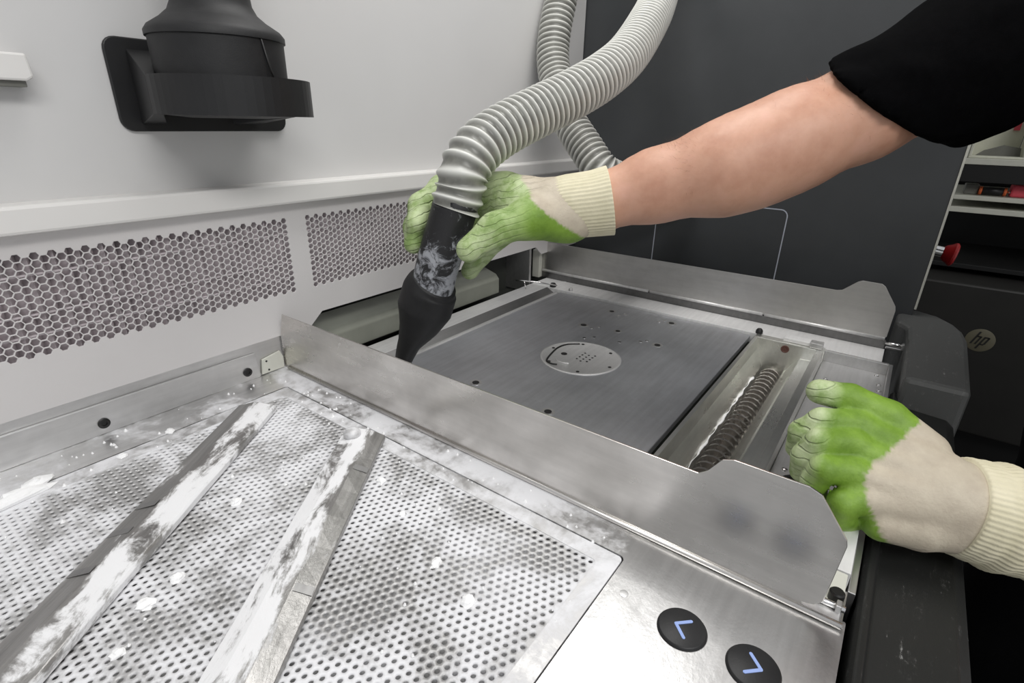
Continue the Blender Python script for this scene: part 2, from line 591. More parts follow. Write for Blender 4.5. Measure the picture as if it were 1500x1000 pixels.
# steel strip behind and the plate with black screws in front of it
box('back_strip', (-0.30, 0.334), (YL, YL + 0.002), (0.0, 0.0385), M['steel'], deck, 0)
sp = prism('backsplash', [(-0.30, 0.0), (0.2625, 0.0), (0.2605, 0.0295), (-0.30, 0.0295)], 'y', 0.5395, 0.5425, M['steel'], deck, 0.0006)
for x in (-0.02, 0.1140, 0.2485):
    lathe('screw', [(0.0048, 0), (0.0048, 0.0012), (0.004, 0.0018), (0.0022, 0.0018), (0.0020, 0.0008)], (x, 0.5395, 0.0105), (0, -1, 0), M['screwblk'], sp, 20)
br = prism('corner_bracket', [(0.2645, 0.001), (0.2920, 0.001), (0.2925, 0.014), (0.2890, 0.0225), (0.2670, 0.0185)], 'y', 0.5400, 0.5425, M['edge'], deck, 0.0005)
for x, z in ((0.2715, 0.0155), (0.2730, 0.0045)):
    lathe('rivet', [(0.0011, 0), (0.0011, 0.0005), (0.0006, 0.0009)], (x, 0.5400, z), (0, -1, 0), M['screwblk'], br, 12)
for yb, sgn in ((0.0462, 1), (0.0070, -1)):
    b = lathe('button', [(0.0142, 0), (0.0142, 0.0004), (0.0134, 0.0016), (0.0128, 0.0019)], (0.2365, yb, 0), (0, 0, 1), M['blk'], deck, 48)
    def stroke(a, c, w=0.00092, z=0.0023):
        a, c = np.array(a), np.array(c)
        d = (c - a) / np.linalg.norm(c - a)
        nrm = np.array([-d[1], d[0]])
        P = []
        for ctr, a0 in ((c, -90), (a, 90)):
            for i in range(7):
                t = math.radians(a0 + 30 * i)
                q = ctr + w * (math.cos(t) * d + math.sin(t) * nrm)
                P.append(tuple(q))
        return prismVF(P, 'z', 0.0018, z)
    tip = (0.2365, yb + sgn * 0.0038)
    mk('arrow_symbol', *join(stroke(tip, (0.2430, yb - sgn * 0.0030)), stroke(tip, (0.2300, yb - sgn * 0.0030), z=0.00228)), M['blue'], b)
lathe('flush_rivet', [(0.0028, 0), (0.0028, 0.0003), (0.0022, 0.0004)], (0.2390, 0.0840, 0), (0, 0, 1), M['steel'], deck, 20)

# ================================================================== PERFORATED TRAY
tray = empty('perforated_tray', (0.05, 0.30, -0.012), 'perforated steel sieve tray dusted with white powder, set in the work deck', 'tray')
g = 0.0011
PX0, PX1, PY0, PY1 = TX0 + 0.016, 0.2530, 0.1105, 0.4790
fo = rounded(TX0 + g, TX1 - g, TY0 + g, TY1 - g, 0.0035)
fi = rounded(PX0, PX1, PY0, PY1, 0.003)
mk('tray_rim', *ringVF(fo, fi, -0.002, -0.0003), M['tray'], tray)
p = 0.00565
sx = p * math.sqrt(3) / 2
hol, sol = [], []
nr = int((PX1 - PX0) / sx)
ncol = int((PY1 - PY0) / p)
for r in range(-1, nr + 1):
    for c_ in range(-1, ncol + 1):
        x = PX1 - sx * (r + 0.55)
        y = PY0 + p * (c_ + 0.55 + (0.5 if r % 2 else 0))
        ok = PX0 + 0.0018 < x < PX1 - 0.0018 and PY0 + 0.0018 < y < PY1 - 0.0018
        (hol if ok else sol).append((x, y))
to3 = lambda P, d: np.stack([P[..., 0], P[..., 1], np.full(P.shape[:-1], -0.0008 - d)], -1)
V, F = holed_sheet(np.array(hol), np.array(sol), p / math.sqrt(3) * 1.002, 0.00162, 12, 0.0013, to3, rot=0.0)
npmesh('perforated_sheet', V, F, M['perf'], tray, smooth=False)
box('catch_pan', (TX0 + 0.004, TX1 - 0.004), (TY0 + 0.004, TY1 - 0.004), (-0.0125, -0.0095), M['pan'], tray, 0)

# ================================================================== SCRAPER BARS on the tray
def bar_mat(name, lo, hi, inv):
    t = NT(name)
    tc = t.coord()
    sep = t.n('ShaderNodeSeparateXYZ')
    t.l(tc, sep.inputs[0])
    g1 = t.gray(sep.outputs['Y'], lo, 0.0, hi, 1.0)
    if inv:
        g1 = t.math('SUBTRACT', 1.0, g1)
    n1 = t.noise(26, 8, 0.7, t.coord((0.6, 1.6, 1)), 0.5)
    n2 = t.noise(150, 4, 0.7)
    pf = t.math('ADD', t.math('ADD', t.math('MULTIPLY', n1, 0.9), t.math('MULTIPLY', n2, 0.15)), t.math('MULTIPLY', g1, 0.17))
    fac = t.gray(pf, 0.59, 0, 0.70, 1)
    s = t.noise(3, 4, 0.6, t.coord((3, 60, 40)))
    col = t.ramp(s, [(0.3, (0.30, 0.295, 0.285)), (0.7, (0.46, 0.45, 0.44))])
    col = t.mix(fac, col, (0.84, 0.84, 0.85, 1))
    invf = t.math('SUBTRACT', 1.0, fac)
    t.bump(pf, 0.35, 0.003)
    return t.set(col=col, metal=t.math('MULTIPLY', invf, 0.9), rough=t.math('ADD', 0.38, t.math('MULTIPLY', fac, 0.5)))
def scraper(loc, ang, length, profile, mat, label, notches, bolt=None):
    root = empty('scraper_bar', loc, label, 'scraper', 'metal scraper bars on the tray')
    root.rotation_euler[2] = ang
    def child(name, V, F, m, bev=0, smooth=False):
        me = bpy.data.meshes.new(name)
        me.from_pydata([tuple(map(float, v)) for v in V], [], F)
        me.materials.append(m)
        if smooth:
            me.shade_smooth()
        o = bpy.data.objects.new(name, me)
        COL.objects.link(o)
        o.parent = root
        if bev:
            b = o.modifiers.new('bevel', 'BEVEL')
            b.width, b.segments, b.limit_method = bev, 2, 'ANGLE'
        return o
    n = len(profile)
    Lx = np.linspace(0, length, 26)
    V, F = [], []
    for k, x in enumerate(Lx):
        for (y, z) in profile:
            V.append((x + (0.004 * (y / 0.038) if k == 0 else 0), y, z + 0.0004 * math.sin(k * 1.7) * (z > 0.004)))
    for k in range(len(Lx) - 1):
        F += [(k * n + i, (k + 1) * n + i, (k + 1) * n + (i + 1) % n, k * n + (i + 1) % n) for i in range(n)]
    F += [tuple(range(n)), tuple(reversed([(len(Lx) - 1) * n + i for i in range(n)]))]
    child('blade', V, F, mat, 0.0004)
    for x, y0, y1, z0, z1 in notches:
        child('wear_band', *prismVF([(y0, z0), (y1, z1), (y1, z1 + 0.0003), (y0, z0 + 0.0003)], 'x', x, x + 0.006), M['wear'])
    if bolt:
        V, F = latheVF([(0.0075, 0), (0.0075, 0.004), (0.005, 0.007), (0.003, 0.0075)], 20)
        child('bolt', [(v[0] + bolt[0], v[1] + bolt[1], v[2] + bolt[2]) for v in V], F, M['tray'], 0, True)
    return root
A1 = math.atan2(-0.150, -0.212)
scraper((0.2105, 0.4880, 0.0002), A1, 0.40,
        [(0, 0.0010), (0, 0.0040), (0.018, 0.0098), (0.0375, 0.0078), (0.0390, 0.0060), (0.0385, 0.0010), (0.034, 0.0010), (0.018, 0.0070)],
        bar_mat('bar_powder_right', 0.014, 0.026, False), 'steel scraper bar nearest the grille wall, powder on its right half',
        [(0.148, 0.001, 0.017, 0.0043, 0.0097), (0.176, 0.001, 0.017, 0.0043, 0.0097), (0.21, 0.001, 0.017, 0.0043, 0.0097)])
A2 = math.atan2(-0.130, -0.184)
scraper((0.2450, 0.3660, 0.0002), A2, 0.36,
        [(0, 0.0020), (0, 0.0060), (0.012, 0.0092), (0.025, 0.0086), (0.0375, 0.0040), (0.0380, 0.0010), (0.032, 0.0010), (0.012, 0.0064)],
        bar_mat('bar_powder_left', 0.018, 0.030, True), 'steel scraper bar in the tray middle, bolt at its end, powder on its left half',
        [(0.055, 0.026, 0.037, 0.0086, 0.0046), (0.175, 0.026, 0.037, 0.0086, 0.0046)], bolt=(0.013, 0.011, 0.0080))

# ================================================================== STEEL FLAPS
XN, XF = 0.2935, 0.856
nf = empty('hinged_flap', (XN, 0.26, 0.0), 'long upright steel flap between sieve tray and build platform', 'metal flap', 'upright hinged steel flaps')
poly = [(0.5420, 0.0), (0.5405, 0.040), (0.532, 0.067), (0.066, 0.0670), (0.0605, 0.0715), (0.0535, 0.0825), (0.047, 0.0850), (0.006, 0.0850), (-0.0005, 0.0825), (-0.0175, 0.0600), (-0.0185, 0.056), (-0.0160, 0.0130), (-0.012, 0.008), (-0.006, 0.0065), (-0.006, 0.0)]
prism('flap_plate', poly, 'x', XN, XN + 0.0015, M['fence'], nf, 0.0003)
rod('hinge_rod', [(XN - 0.0006, 0.532, 0.0022), (XN - 0.0006, -0.028, 0.0022)], 0.0022, M['fence'], nf)
hb = box('hinge_bracket', (0.2925, 0.3045), (-0.0270, -0.0030), (0.0006, 0.0040), M['steel'], nf, 0.001)
rod('hinge_pin', [(0.3030, -0.0280, 0.0060), (0.3030, -0.0015, 0.0060)], 0.0021, M['chrome'], hb)
for y in (-0.026, -0.0055):
    box('knuckle', (0.3000, 0.3062), (y, y + 0.003), (0.0030, 0.0090), M['steel'], hb, 0.0006)

ff = empty('hinged_flap', (XF, 0.26, -0.014), 'long upright steel flap on the far side, before the black panel', 'metal flap', 'upright hinged steel flaps')
poly = [(0.5535, 0.0), (0.5500, 0.056), (0.053, 0.0570), (0.047, 0.0585), (0.031, 0.0735), (0.026, 0.0760), (0.003, 0.0755), (-0.0015, 0.0725), (-0.0185, 0.048), (-0.0200, 0.042), (-0.0195, 0.004), (-0.016, 0.0)]
prism('flap_plate', poly, 'x', XF, XF + 0.0015, M['fence2'], ff, 0.0003)
for y0, y1 in ((0.552, 0.33), (0.327, 0.142), (0.139, -0.018)):
    rod('hinge_rod', [(XF - 0.0010, y0, 0.0005), (XF - 0.0010, y1, 0.0005)], 0.0024, M['bright'], ff)
box('flap_base', (XF + 0.0002, XF + 0.004), (-0.020, 0.5535), (-0.0140, -0.0016), M['slope'], ff, 0.0003)
hb = box('hinge_bracket', (0.8545, 0.8680), (-0.0420, -0.0210), (-0.0130, -0.0090), M['steel'], ff, 0.001)
rod('hinge_pin', [(0.8560, -0.0430, -0.0050), (0.8560, -0.0200, -0.0050)], 0.0024, M['chrome'], hb)
box('knuckle', (0.8525, 0.8600), (-0.0425, -0.0390), (-0.0105, -0.0015), M['steel'], hb, 0.0006)
box('end_block', (0.846, 0.872), (0.5540, 0.5700), (-0.014, 0.040), M['edge'], ff, 0.001)

# ================================================================== BUILD UNIT
bu = empty('build_unit', (0.58, 0.25, FLOOR), 'steel build unit with dark square platform and side trough', 'machine')
ZS, ZP = -0.014, -0.018
box('unit_body', (0.302, 0.866), (-0.030, 0.5430), (FLOOR, -0.100), M['cab'], bu, 0.002)
box('far_strip', (0.8040, 0.8562), (-0.0215, 0.5420), (-0.030, ZS), M['strip'], bu, 0.0006)
prism('rear_strip', [(0.302, 0.5065), (0.8040, 0.5065), (0.8040, 0.5420), (0.302, 0.5420)], 'z', -0.030, ZS, M['bright'], bu, 0.0006)
prism('rear_slope', [(0.5065, ZS - 0.0003), (0.4900, -0.0235), (0.4770, -0.0235), (0.4770, -0.034), (0.5065, -0.034)], 'x', 0.304, 0.8040, M['slope'], bu)
prism('gasket', [(0.4895, -0.0235), (0.4895, -0.0205), (0.4840, -0.0195), (0.4810, -0.0215), (0.4810, -0.0235)], 'x', 0.352, 0.8020, M['gasket'], bu, 0.0006)
box('near_strip', (0.3005, 0.346), (-0.0300, 0.5065), (-0.034, -0.016), M['steel'], bu, 0.0006)
pf = box('platform', (0.350, 0.8015), (0.1430, 0.4770), (-0.026, ZP), M['platform'], bu, 0.0008)
box('platform_well', (0.346, 0.8040), (0.136, 0.4785), (-0.10, -0.030), M['darkgap'], bu, 0)
# round access cover
dc = lathe('access_cover', [(0.0535, 0), (0.0535, 0.0006), (0.0520, 0.0012), (0.0505, 0.0012), (0.0492, 0.0005)], (0.570, 0.302, ZP), (0, 0, 1), M['plate'], pf, 64)
def disc_at(name, x, y, r, mat, par, z=ZP, h=0.0004, n=16):
    V, F = latheVF([(r, 0), (r, h), (r * 0.8, h * 1.3)], n)
    return mk(name, [(v[0] + x, v[1] + y, v[2] + z) for v in V], F, mat, par, False)
for a in range(6):
    t = math.radians(a * 60 + 25)
    disc_at('cover_screw', 0.570 + 0.045 * math.cos(t), 0.302 + 0.045 * math.sin(t), 0.0022, M['screwblk'], dc, ZP + 0.0005)
for i in range(-1, 3):
    for j in range(-1, 2):
        disc_at('vent_hole', 0.567 + i * 0.0075 + (0.0035 if j else 0), 0.296 + j * 0.0075, 0.0014, M['screwblk'], dc, ZP + 0.0005, n=10)
rod('groove', [(0.608, 0.325, ZP + 0.0008), (0.596, 0.3375, ZP + 0.0008), (0.580, 0.342, ZP + 0.0008), (0.560, 0.3395, ZP + 0.0008), (0.534, 0.332, ZP + 0.0008), (0.528, 0.322, ZP + 0.0008), (0.530, 0.314, ZP + 0.0008)], 0.0013, M['screwblk'], dc, 8, True)
rod('groove', [(0.550, 0.328, ZP + 0.0006), (0.541, 0.320, ZP + 0.0006), (0.540, 0.312, ZP + 0.0006), (0.543, 0.304, ZP + 0.0006)], 0.0011, M['plate'], dc, 8, True)
disc_at('plug', 0.566, 0.325, 0.0042, M['screwblk'], dc, ZP + 0.0005)
# screws and holes of the platform
for x, y, r in ((0.424, 0.259, 0.0058), (0.428, 0.364, 0.0058), (0.766, 0.354, 0.0055), (0.680, 0.359, 0.0065), (0.690, 0.306, 0.005), (0.775, 0.255, 0.006), (0.676, 0.238, 0.006)):
    r *= 1.3
    s_ = lathe('countersunk_screw', [(r, 0), (r, 0.0003), (r * 0.86, 0.0003), (r * 0.62, 0.0001)], (x, y, ZP), (0, 0, 1), M['steel'], pf, 20)
    disc_at('socket', x, y, r * 0.55, M['screwblk'], s_, ZP + 0.0001)
for x, y in ((0.754, 0.336), (0.766, 0.330), (0.676, 0.343), (0.687, 0.336), (0.645, 0.322), (0.652, 0.285), (0.768, 0.273), (0.780, 0.268), (0.682, 0.256), (0.673, 0.262), (0.634, 0.332)):
    disc_at('pin_hole', x, y, 0.0030, M['chrome'], pf)
# trough with the auger
prof = [(0.1345, -0.0125), (0.1300, -0.0125), (0.1280, -0.0300), (0.1200, -0.0500), (0.1175, -0.0560), (0.1175, -0.078), (0.0880, -0.078), (0.0880, -0.0560), (0.0850, -0.0530),
        (0.0740, -0.0340), (0.0715, -0.0320), (0.0560, -0.0310), (0.0545, -0.0130), (0.0460, -0.0130), (0.0445, -0.034)]
lowp = [(0.0445, -0.0995), (0.1345, -0.0995)]
tr = prism('trough', prof + lowp, 'x', 0.347, 0.7890, M['trough'], bu, 0.0004)
en = prism('trough_end', [(0.1345, -0.0135), (0.0445, -0.0135), (0.0445, -0.0995), (0.1345, -0.0995)], 'x', 0.7890, 0.8035, M['trough'], bu, 0.0004)
lathe('bolt', [(0.0055, 0), (0.0055, 0.001), (0.0042, 0.0012), (0.0036, 0.0004)], (0.7890, 0.0925, -0.0225), (-1, 0, 0), M['rust'], en, 20)
box('latch', (0.795, 0.812), (0.0600, 0.0980), (-0.0133, -0.0075), M['strip'], en, 0.001)
box('latch_tab', (0.7915, 0.806), (0.0480, 0.0640), (-0.0133, -0.0055), M['steel'], en, 0.001)
lathe('stud', [(0.005, 0), (0.005, 0.004), (0.003, 0.007)], (0.808, 0.1335, ZS), (0, 0, 1), M['blk'], en, 16)
# auger: shaft with a helical blade
nA = 460
ts = np.linspace(0, 1, nA)
xs = 0.352 + ts * 0.428
th = xs / 0.0135 * 2 * np.pi
AC = np.stack([xs, np.full(nA, 0.1027), np.full(nA, -0.0645)], 1)
pts_o = AC + np.stack([0 * xs, np.cos(th) * 0.0135, np.sin(th) * 0.0135], 1)
pts_i = AC + np.stack([0 * xs, np.cos(th) * 0.003, np.sin(th) * 0.003], 1)
dx = np.array([0.0016, 0, 0])
V = np.concatenate([pts_o - dx, pts_o + dx, pts_i + dx, pts_i - dx])
F = []
for i in range(nA - 1):
    for a, b in ((0, 1), (1, 2), (2, 3), (3, 0)):
        F.append((a * nA + i, b * nA + i, b * nA + i + 1, a * nA + i + 1))
F += [(0, nA, 2 * nA, 3 * nA), (nA - 1, 4 * nA - 1, 3 * nA - 1, 2 * nA - 1)]
ag = mk('auger', V, F, M['auger'], bu)
rod('auger_shaft', [(0.349, 0.1027, -0.0645), (0.788, 0.1027, -0.0645)], 0.004, M['auger'], ag)
# powder left along the rear edge of the auger slot
C = np.stack([np.linspace(0.36, 0.735, 90), 0.1172 + 0.0006 * np.sin(np.arange(90) * 0.9), np.full(90, -0.0545)], 1)
rr = np.clip(0.0009 + 0.0007 * np.sin(np.arange(90) * 0.37) + RNG.normal(0, 0.0003, 90), 0.0003, None)
tag(mk('powder_ridge', *sweepVF(C, np.repeat(rr[:, None], 7, 1), 7), M['powder'], None, True), 'thin white powder ridge along the auger in the trough', 'powder')
# front plate with rivets
fp = box('front_plate', (0.347, 0.800), (-0.0300, 0.0445), (-0.045, -0.030), M['plate'], bu, 0.0006)
for x, y in ((0.735, 0.032), (0.789, -0.020), (0.490, 0.034), (0.757, -0.0245), (0.738, -0.026), (0.60, 0.033), (0.42, 0.034)):
    lathe('rivet', [(0.0028, 0), (0.0024, 0.0012), (0.0012, 0.0019)], (x, y, -0.030), (0, 0, 1), M['chrome'], fp, 14)
box('front_lip', (0.347, 0.806), (-0.0345, -0.0300), (-0.045, -0.0165), M['steel'], bu, 0.0005)
box('end_lip', (0.7985, 0.8040), (-0.0300, 0.0445), (-0.030, -0.0150), M['steel'], bu, 0.0005)
# side plates by the near flap
box('side_plate', (0.3045, 0.3420), (-0.0268, -0.0105), (-0.016, 0.0006), M['edge'], bu, 0.0005)
box('side_plate', (0.3520, 0.4700), (-0.0290, -0.0150), (-0.030, -0.0060), M['strip'], bu, 0.0005)
lathe('thumb_screw', [(0.0044, 0), (0.0044, 0.0055), (0.0036, 0.0065)], (0.3150, -0.0225, 0.0006), (0, 0, 1), M['screwblk'], bu, 18)
# wire clip in the rear corner
rod('wire_clip', [(0.752, 0.5420, 0.004), (0.775, 0.5100, 0.001), (0.800, 0.4830, -0.006)], 0.0013, M['chrome'], bu, 8)
rod('wire_clip', [(0.762, 0.5300, 0.002), (0.766, 0.5290, -0.013)], 0.0010, M['chrome'], bu, 8)
lathe('stud', [(0.006, 0), (0.006, 0.004), (0.004, 0.007)], (0.812, 0.4990, ZS), (0, 0, 1), M['blk'], bu, 16)
lathe('stud', [(0.004, 0), (0.004, 0.003), (0.0025, 0.005)], (0.811, 0.4600, ZS), (0, 0, 1), M['plate'], bu, 16)

cable = rod('coiled_cable', [(0.452 + 0.020 * math.cos(t), 0.016 + 0.017 * math.sin(t), -0.0265 + 0.0018 * t / 3) for t in np.linspace(0, 11, 50)], 0.0028, M['blk'])
tag(cable, 'coiled black cable lying behind the near steel flap', 'cable')

# ================================================================== BLACK FRONT HOUSING
hs = empty('front_housing', (0.35, -0.07, FLOOR), 'scuffed black plastic housing along the machine front edge', 'machine housing')
def scuffed(name, base):
    t = NT(name)
    scr = t.noise(5, 8, 0.85, t.coord((5, 30, 12), (0, 0, 0.7)))
    dots = t.noise(170, 3, 0.8)
    f = t.math('ADD', t.math('MULTIPLY', scr, 0.75), t.math('MULTIPLY', dots, 0.3))
    col = t.ramp(f, [(0.585, srgb(base, base + 1, base)), (0.64, srgb(base + 20, base + 20, base + 19)), (0.70, srgb(140, 140, 138))])
    t.bump(t.noise(500, 2), 0.15, 0.0006)
    return t.set(col=col, rough=0.5)
M['scuff'] = scuffed('scuffed_grey_plastic', 78)
M['scuff_dark'] = scuffed('scuffed_black_plastic', 26)
prism('front_rail', [(-0.0365, -0.022), (-0.0400, -0.018), (-0.0440, -0.0195), (-0.0460, -0.026), (-0.0920, -0.029), (-0.1000, -0.036), (-0.1020, -0.30), (-0.0365, -0.30)], 'x', -0.30, 0.72, M['scuff_dark'], hs, 0.001)
endp = [(0.700, -0.0430), (0.840, -0.0430), (0.852, -0.0415), (0.905, -0.0400), (0.925, -0.0260), (1.000, -0.0260), (1.005, -0.0500), (0.990, -0.0780), (0.962, -0.0950), (0.930, -0.1045), (0.890, -0.1085), (0.700, -0.1040)]
prism('end_cap', endp, 'z', -0.30, 0.010, M['scuff'], hs, 0.006)
box('front_skirt', (-0.30, 1.0), (-0.098, -0.0375), (FLOOR, -0.30), M['cab'], hs, 0.002)

# ================================================================== WALL HOLDER AND SPARE NOZZLE
hd = empty('nozzle_holder', (0.26, YU, 0.25), 'black plastic nozzle holder screwed to the white back wall', 'holder')
prism('mount_plate', rounded(0.1900, 0.3420, 0.2560, 0.3280, 0.010), 'y', YU - 0.0035, YU, M['blk'], hd, 0.001)
cx, cy, R, Ri = 0.2585, 0.490, 0.0635, 0.0600
def ushape(r, y_wall, wl):
    P = [(cx - wl, y_wall)]
    for i in range(33):
        a = math.radians(190 + 160 * i / 32) if False else math.radians(175 + (375 - 175) * i / 32)
        P.append((cx + r * math.cos(a), cy + r * math.sin(a)))
    P.append((cx + wl * 0.96, y_wall))
    return P
Po, Pi_ = ushape(R, YU - 0.003, 0.048), ushape(Ri, YU - 0.003, 0.044)
loop = Po + Pi_[::-1]
n = len(Po)
V = []
for z in (0.2700, 0.2985):
    V += [(x, y, z) for x, y in Po] + [(x, y, z) for x, y in Pi_]
F = []
for i in range(n - 1):
    F += [(i, i + 1, 2 * n + i + 1, 2 * n + i), (n + i + 1, n + i, 3 * n + i, 3 * n + i + 1),
          (2 * n + i, 2 * n + i + 1, 3 * n + i + 1, 3 * n + i), (i + 1, i, n + i, n + i + 1)]
F += [(0, 2 * n, 3 * n, n), (n - 1, 2 * n - 1, 4 * n - 1, 3 * n - 1)]
mk('cradle_ring', V, F, M['blk'], hd)
def cheek(xw0, xw1, xf0, xf1):
    V = [(xw0, 0.5498, 0.262), (xw1, 0.5498, 0.262), (xw1, 0.5498, 0.3195), (xw0, 0.5498, 0.3195),
         (xf0, 0.497, 0.2700), (xf1, 0.497, 0.2700), (xf1, 0.497, 0.2985), (xf0, 0.497, 0.2985)]
    F = [(0, 1, 2, 3), (7, 6, 5, 4), (3, 2, 6, 7), (1, 0, 4, 5), (0, 3, 7, 4), (2, 1, 5, 6)]
    mk('side_cheek', V, F, M['blk'], hd, bevel=0.0008)
cheek(0.2060, 0.2260, 0.1955, 0.2030)
cheek(0.2850, 0.3100, 0.3160, 0.3210)
ph = lathe('spare_nozzle', [(0.030, 0.268), (0.050, 0.270), (0.0505, 0.3265), (0.0520, 0.3270), (0.0520, 0.3310), (0.0490, 0.3350), (0.0395, 0.3410), (0.0330, 0.3465), (0.0298, 0.3530), (0.0288, 0.3640), (0.0288, 0.50), (0.026, 0.50)],
           (cx - 0.003, cy + 0.004, 0), (0, 0, 1), M['rubber'], None, 48)
tag(ph, 'wide black rubber hose adapter hanging in the wall holder', 'nozzle')
rod('seam', [(0.2640, cy - 0.0463, 0.3265), (0.2690, cy - 0.0459, 0.305), (0.2710, cy - 0.0457, 0.298)], 0.0008, M['screwblk'], ph, 6)

ct = empty('cabinet_catch', (0.11, YU, 0.30), 'small pale grey block on the white wall at the left edge', 'catch')
prism('catch_body', [(0.03, 0.2905), (0.1320, 0.2905), (0.1365, 0.293), (0.1355, 0.3085), (0.03, 0.3085)], 'y', 0.5335, YU, M['ledge'], ct, 0.0015)
box('catch_foot', (0.03, 0.1320), (0.5375, YU), (0.2865, 0.2906), M['greyplastic'], ct, 0.0005)

# ================================================================== HOSES
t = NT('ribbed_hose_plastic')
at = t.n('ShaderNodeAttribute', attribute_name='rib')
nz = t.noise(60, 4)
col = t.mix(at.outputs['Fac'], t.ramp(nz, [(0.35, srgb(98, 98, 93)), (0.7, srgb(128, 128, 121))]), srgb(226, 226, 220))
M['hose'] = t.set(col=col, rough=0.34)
def hose(name, pts, R, pitch, parent, amp=0.0022, n=40, per=9, wide=1.0):
    C = catmull(pts, 16)
    L = np.linalg.norm(np.diff(C, axis=0), axis=1).sum()
    m = int(L / pitch * per)
    C, s = resample(C, m)
    a = np.linspace(0, 1, n, endpoint=False)
    ph_ = s + 0.0
    if wide != 1.0:                     # stretched rings towards the nozzle end
        g_ = pitch * (1 + (wide - 1) * np.exp(-(s / 0.09) ** 2))
        turns = np.concatenate([[0], np.cumsum(np.diff(s) / ((g_[1:] + g_[:-1]) / 2))])
    else:
        turns = s / pitch
    u = (turns[:, None] - a[None, :]) % 1.0
    rib = np.exp(-((u - 0.5) / 0.20) ** 2)
    V, F = sweepVF(C, R - amp + amp * 1.6 * rib, n, caps=False)
    o = npmesh(name, V, np.array(F), M['hose'], parent, True, {'rib': rib.ravel()})
    return o
H1 = [(0.404, 0.370, 0.186), (0.410, 0.367, 0.205), (0.414, 0.365, 0.223), (0.430, 0.362, 0.242), (0.456, 0.358, 0.257), (0.485, 0.350, 0.270), (0.517, 0.340, 0.283),
      (0.557, 0.326, 0.300), (0.602, 0.316, 0.320), (0.656, 0.315, 0.346), (0.730, 0.327, 0.388), (0.794, 0.344, 0.424), (0.881, 0.374, 0.480), (0.93, 0.40, 0.56), (0.93, 0.43, 0.70), (0.92, 0.45, 1.0)]
vh = empty('vacuum_hose', (0.404, 0.370, 0.186), 'grey ribbed vacuum hose ending in the black nozzle held by the gloved hand', 'hose')
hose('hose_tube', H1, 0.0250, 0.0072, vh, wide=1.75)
H2 = [(0.91, 0.525, 1.0), (0.90, 0.530, 0.70), (0.872, 0.528, 0.56), (0.850, 0.527, 0.49), (0.833, 0.525, 0.445), (0.817, 0.522, 0.408), (0.801, 0.514, 0.366), (0.784, 0.493, 0.324), (0.758, 0.453, 0.274), (0.742, 0.412, 0.237), (0.737, 0.378, 0.205), (0.766, 0.360, 0.190), (0.830, 0.354, 0.174), (0.880, 0.342, 0.160), (0.966, 0.320, 0.152)]
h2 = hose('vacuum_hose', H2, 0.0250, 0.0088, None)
tag(h2, 'grey ribbed hose hanging behind, before the wall corner', 'hose')
# nozzle on hose 1
t = NT('dusty_black_tube')
pn = t.noise(70, 7, 0.75, dist=0.8)
sp_ = t.coord()
sep = t.n('ShaderNodeSeparateXYZ')
t.l(sp_, sep.inputs[0])
gz = t.gray(sep.outputs['Z'], 0.165, 0.0, 0.135, 0.16)
fac = t.gray(t.math('ADD', t.math('ADD', pn, gz), t.math('MULTIPLY', t.noise(22, 2), 0.45)), 0.80, 0, 0.95, 0.6)
M['tube'] = t.set(col=t.mix(fac, srgb(30, 30, 32), srgb(205, 208, 215)), rough=0.5)
t.bump(pn, 0.3, 0.002)
NC = np.array([(0.404, 0.370, 0.192), (0.404, 0.370, 0.186), (0.396, 0.384, 0.138), (0.393, 0.397, 0.098), (0.3915, 0.402, 0.086)])
C = catmull(NC, 6)
mm = np.linspace(0, 1, len(C))
rad = np.interp(mm, [0, 0.2, 0.6, 1], [0.0205, 0.0232, 0.0228, 0.0250])
mk('nozzle_tube', *sweepVF(C, np.repeat(rad[:, None], 36, 1), 36), M['tube'], vh, True)
SC_ = np.array([(0.3945, 0.392, 0.108), (0.393, 0.398, 0.098), (0.390, 0.405, 0.076), (0.386, 0.411, 0.058), (0.380, 0.421, 0.036), (0.377, 0.430, 0.013), (0.3745, 0.4345, -0.0095)])
C = catmull(SC_, 6)
T_, N_, B_ = frames(C)
mm = np.linspace(0, 6, len(C))
aw = np.interp(mm, [0, 1, 2, 3, 4, 5, 6], [0.0255, 0.0300, 0.0305, 0.0235, 0.0135, 0.0100, 0.0095])
bw = np.interp(mm, [0, 1, 2, 3, 4, 5, 6], [0.0255, 0.0285, 0.0290, 0.0260, 0.0235, 0.0220, 0.0215])
cam_dir = np.array([0.55, 0.62, -0.2])
n = 36
an = np.linspace(0, 2 * np.pi, n, endpoint=False)
V = []
for k in range(len(C)):
    wv = cam_dir - T_[k] * cam_dir.dot(T_[k])
    wv /= np.linalg.norm(wv)
    sv = np.cross(T_[k], wv)
    off = sv * np.interp(mm[k], [0, 2.5, 4, 6], [0, 0, 0.0, 0.0])
    for q in an:
        V.append(C[k] + off + aw[k] * math.cos(q) * sv + bw[k] * math.sin(q) * wv)
F = [(k * n + i, k * n + (i + 1) % n, (k + 1) * n + (i + 1) % n, (k + 1) * n + i) for k in range(len(C) - 1) for i in range(n)]
F += [tuple(reversed(range(n))), tuple((len(C) - 1) * n + i for i in range(n))]
mk('crevice_tip', V, F, M['rubber'], vh, True)

# ================================================================== PERSON
t = NT('skin')
mott = t.noise(26, 5, 0.6)
fine = t.noise(260, 3, 0.6)
col = t.ramp(mott, [(0.3, srgb(188, 138, 114)), (0.55, srgb(205, 158, 134)), (0.75, srgb(214, 165, 145))])
t.bump(fine, 0.12, 0.001)
M['skin'] = t.set(col=col, rough=0.5)
t.b.inputs['Subsurface Weight'].default_value = 0.12
t.b.inputs['Subsurface Radius'].default_value = (0.01, 0.004, 0.002)
t.b.inputs['Subsurface Scale'].default_value = 0.6

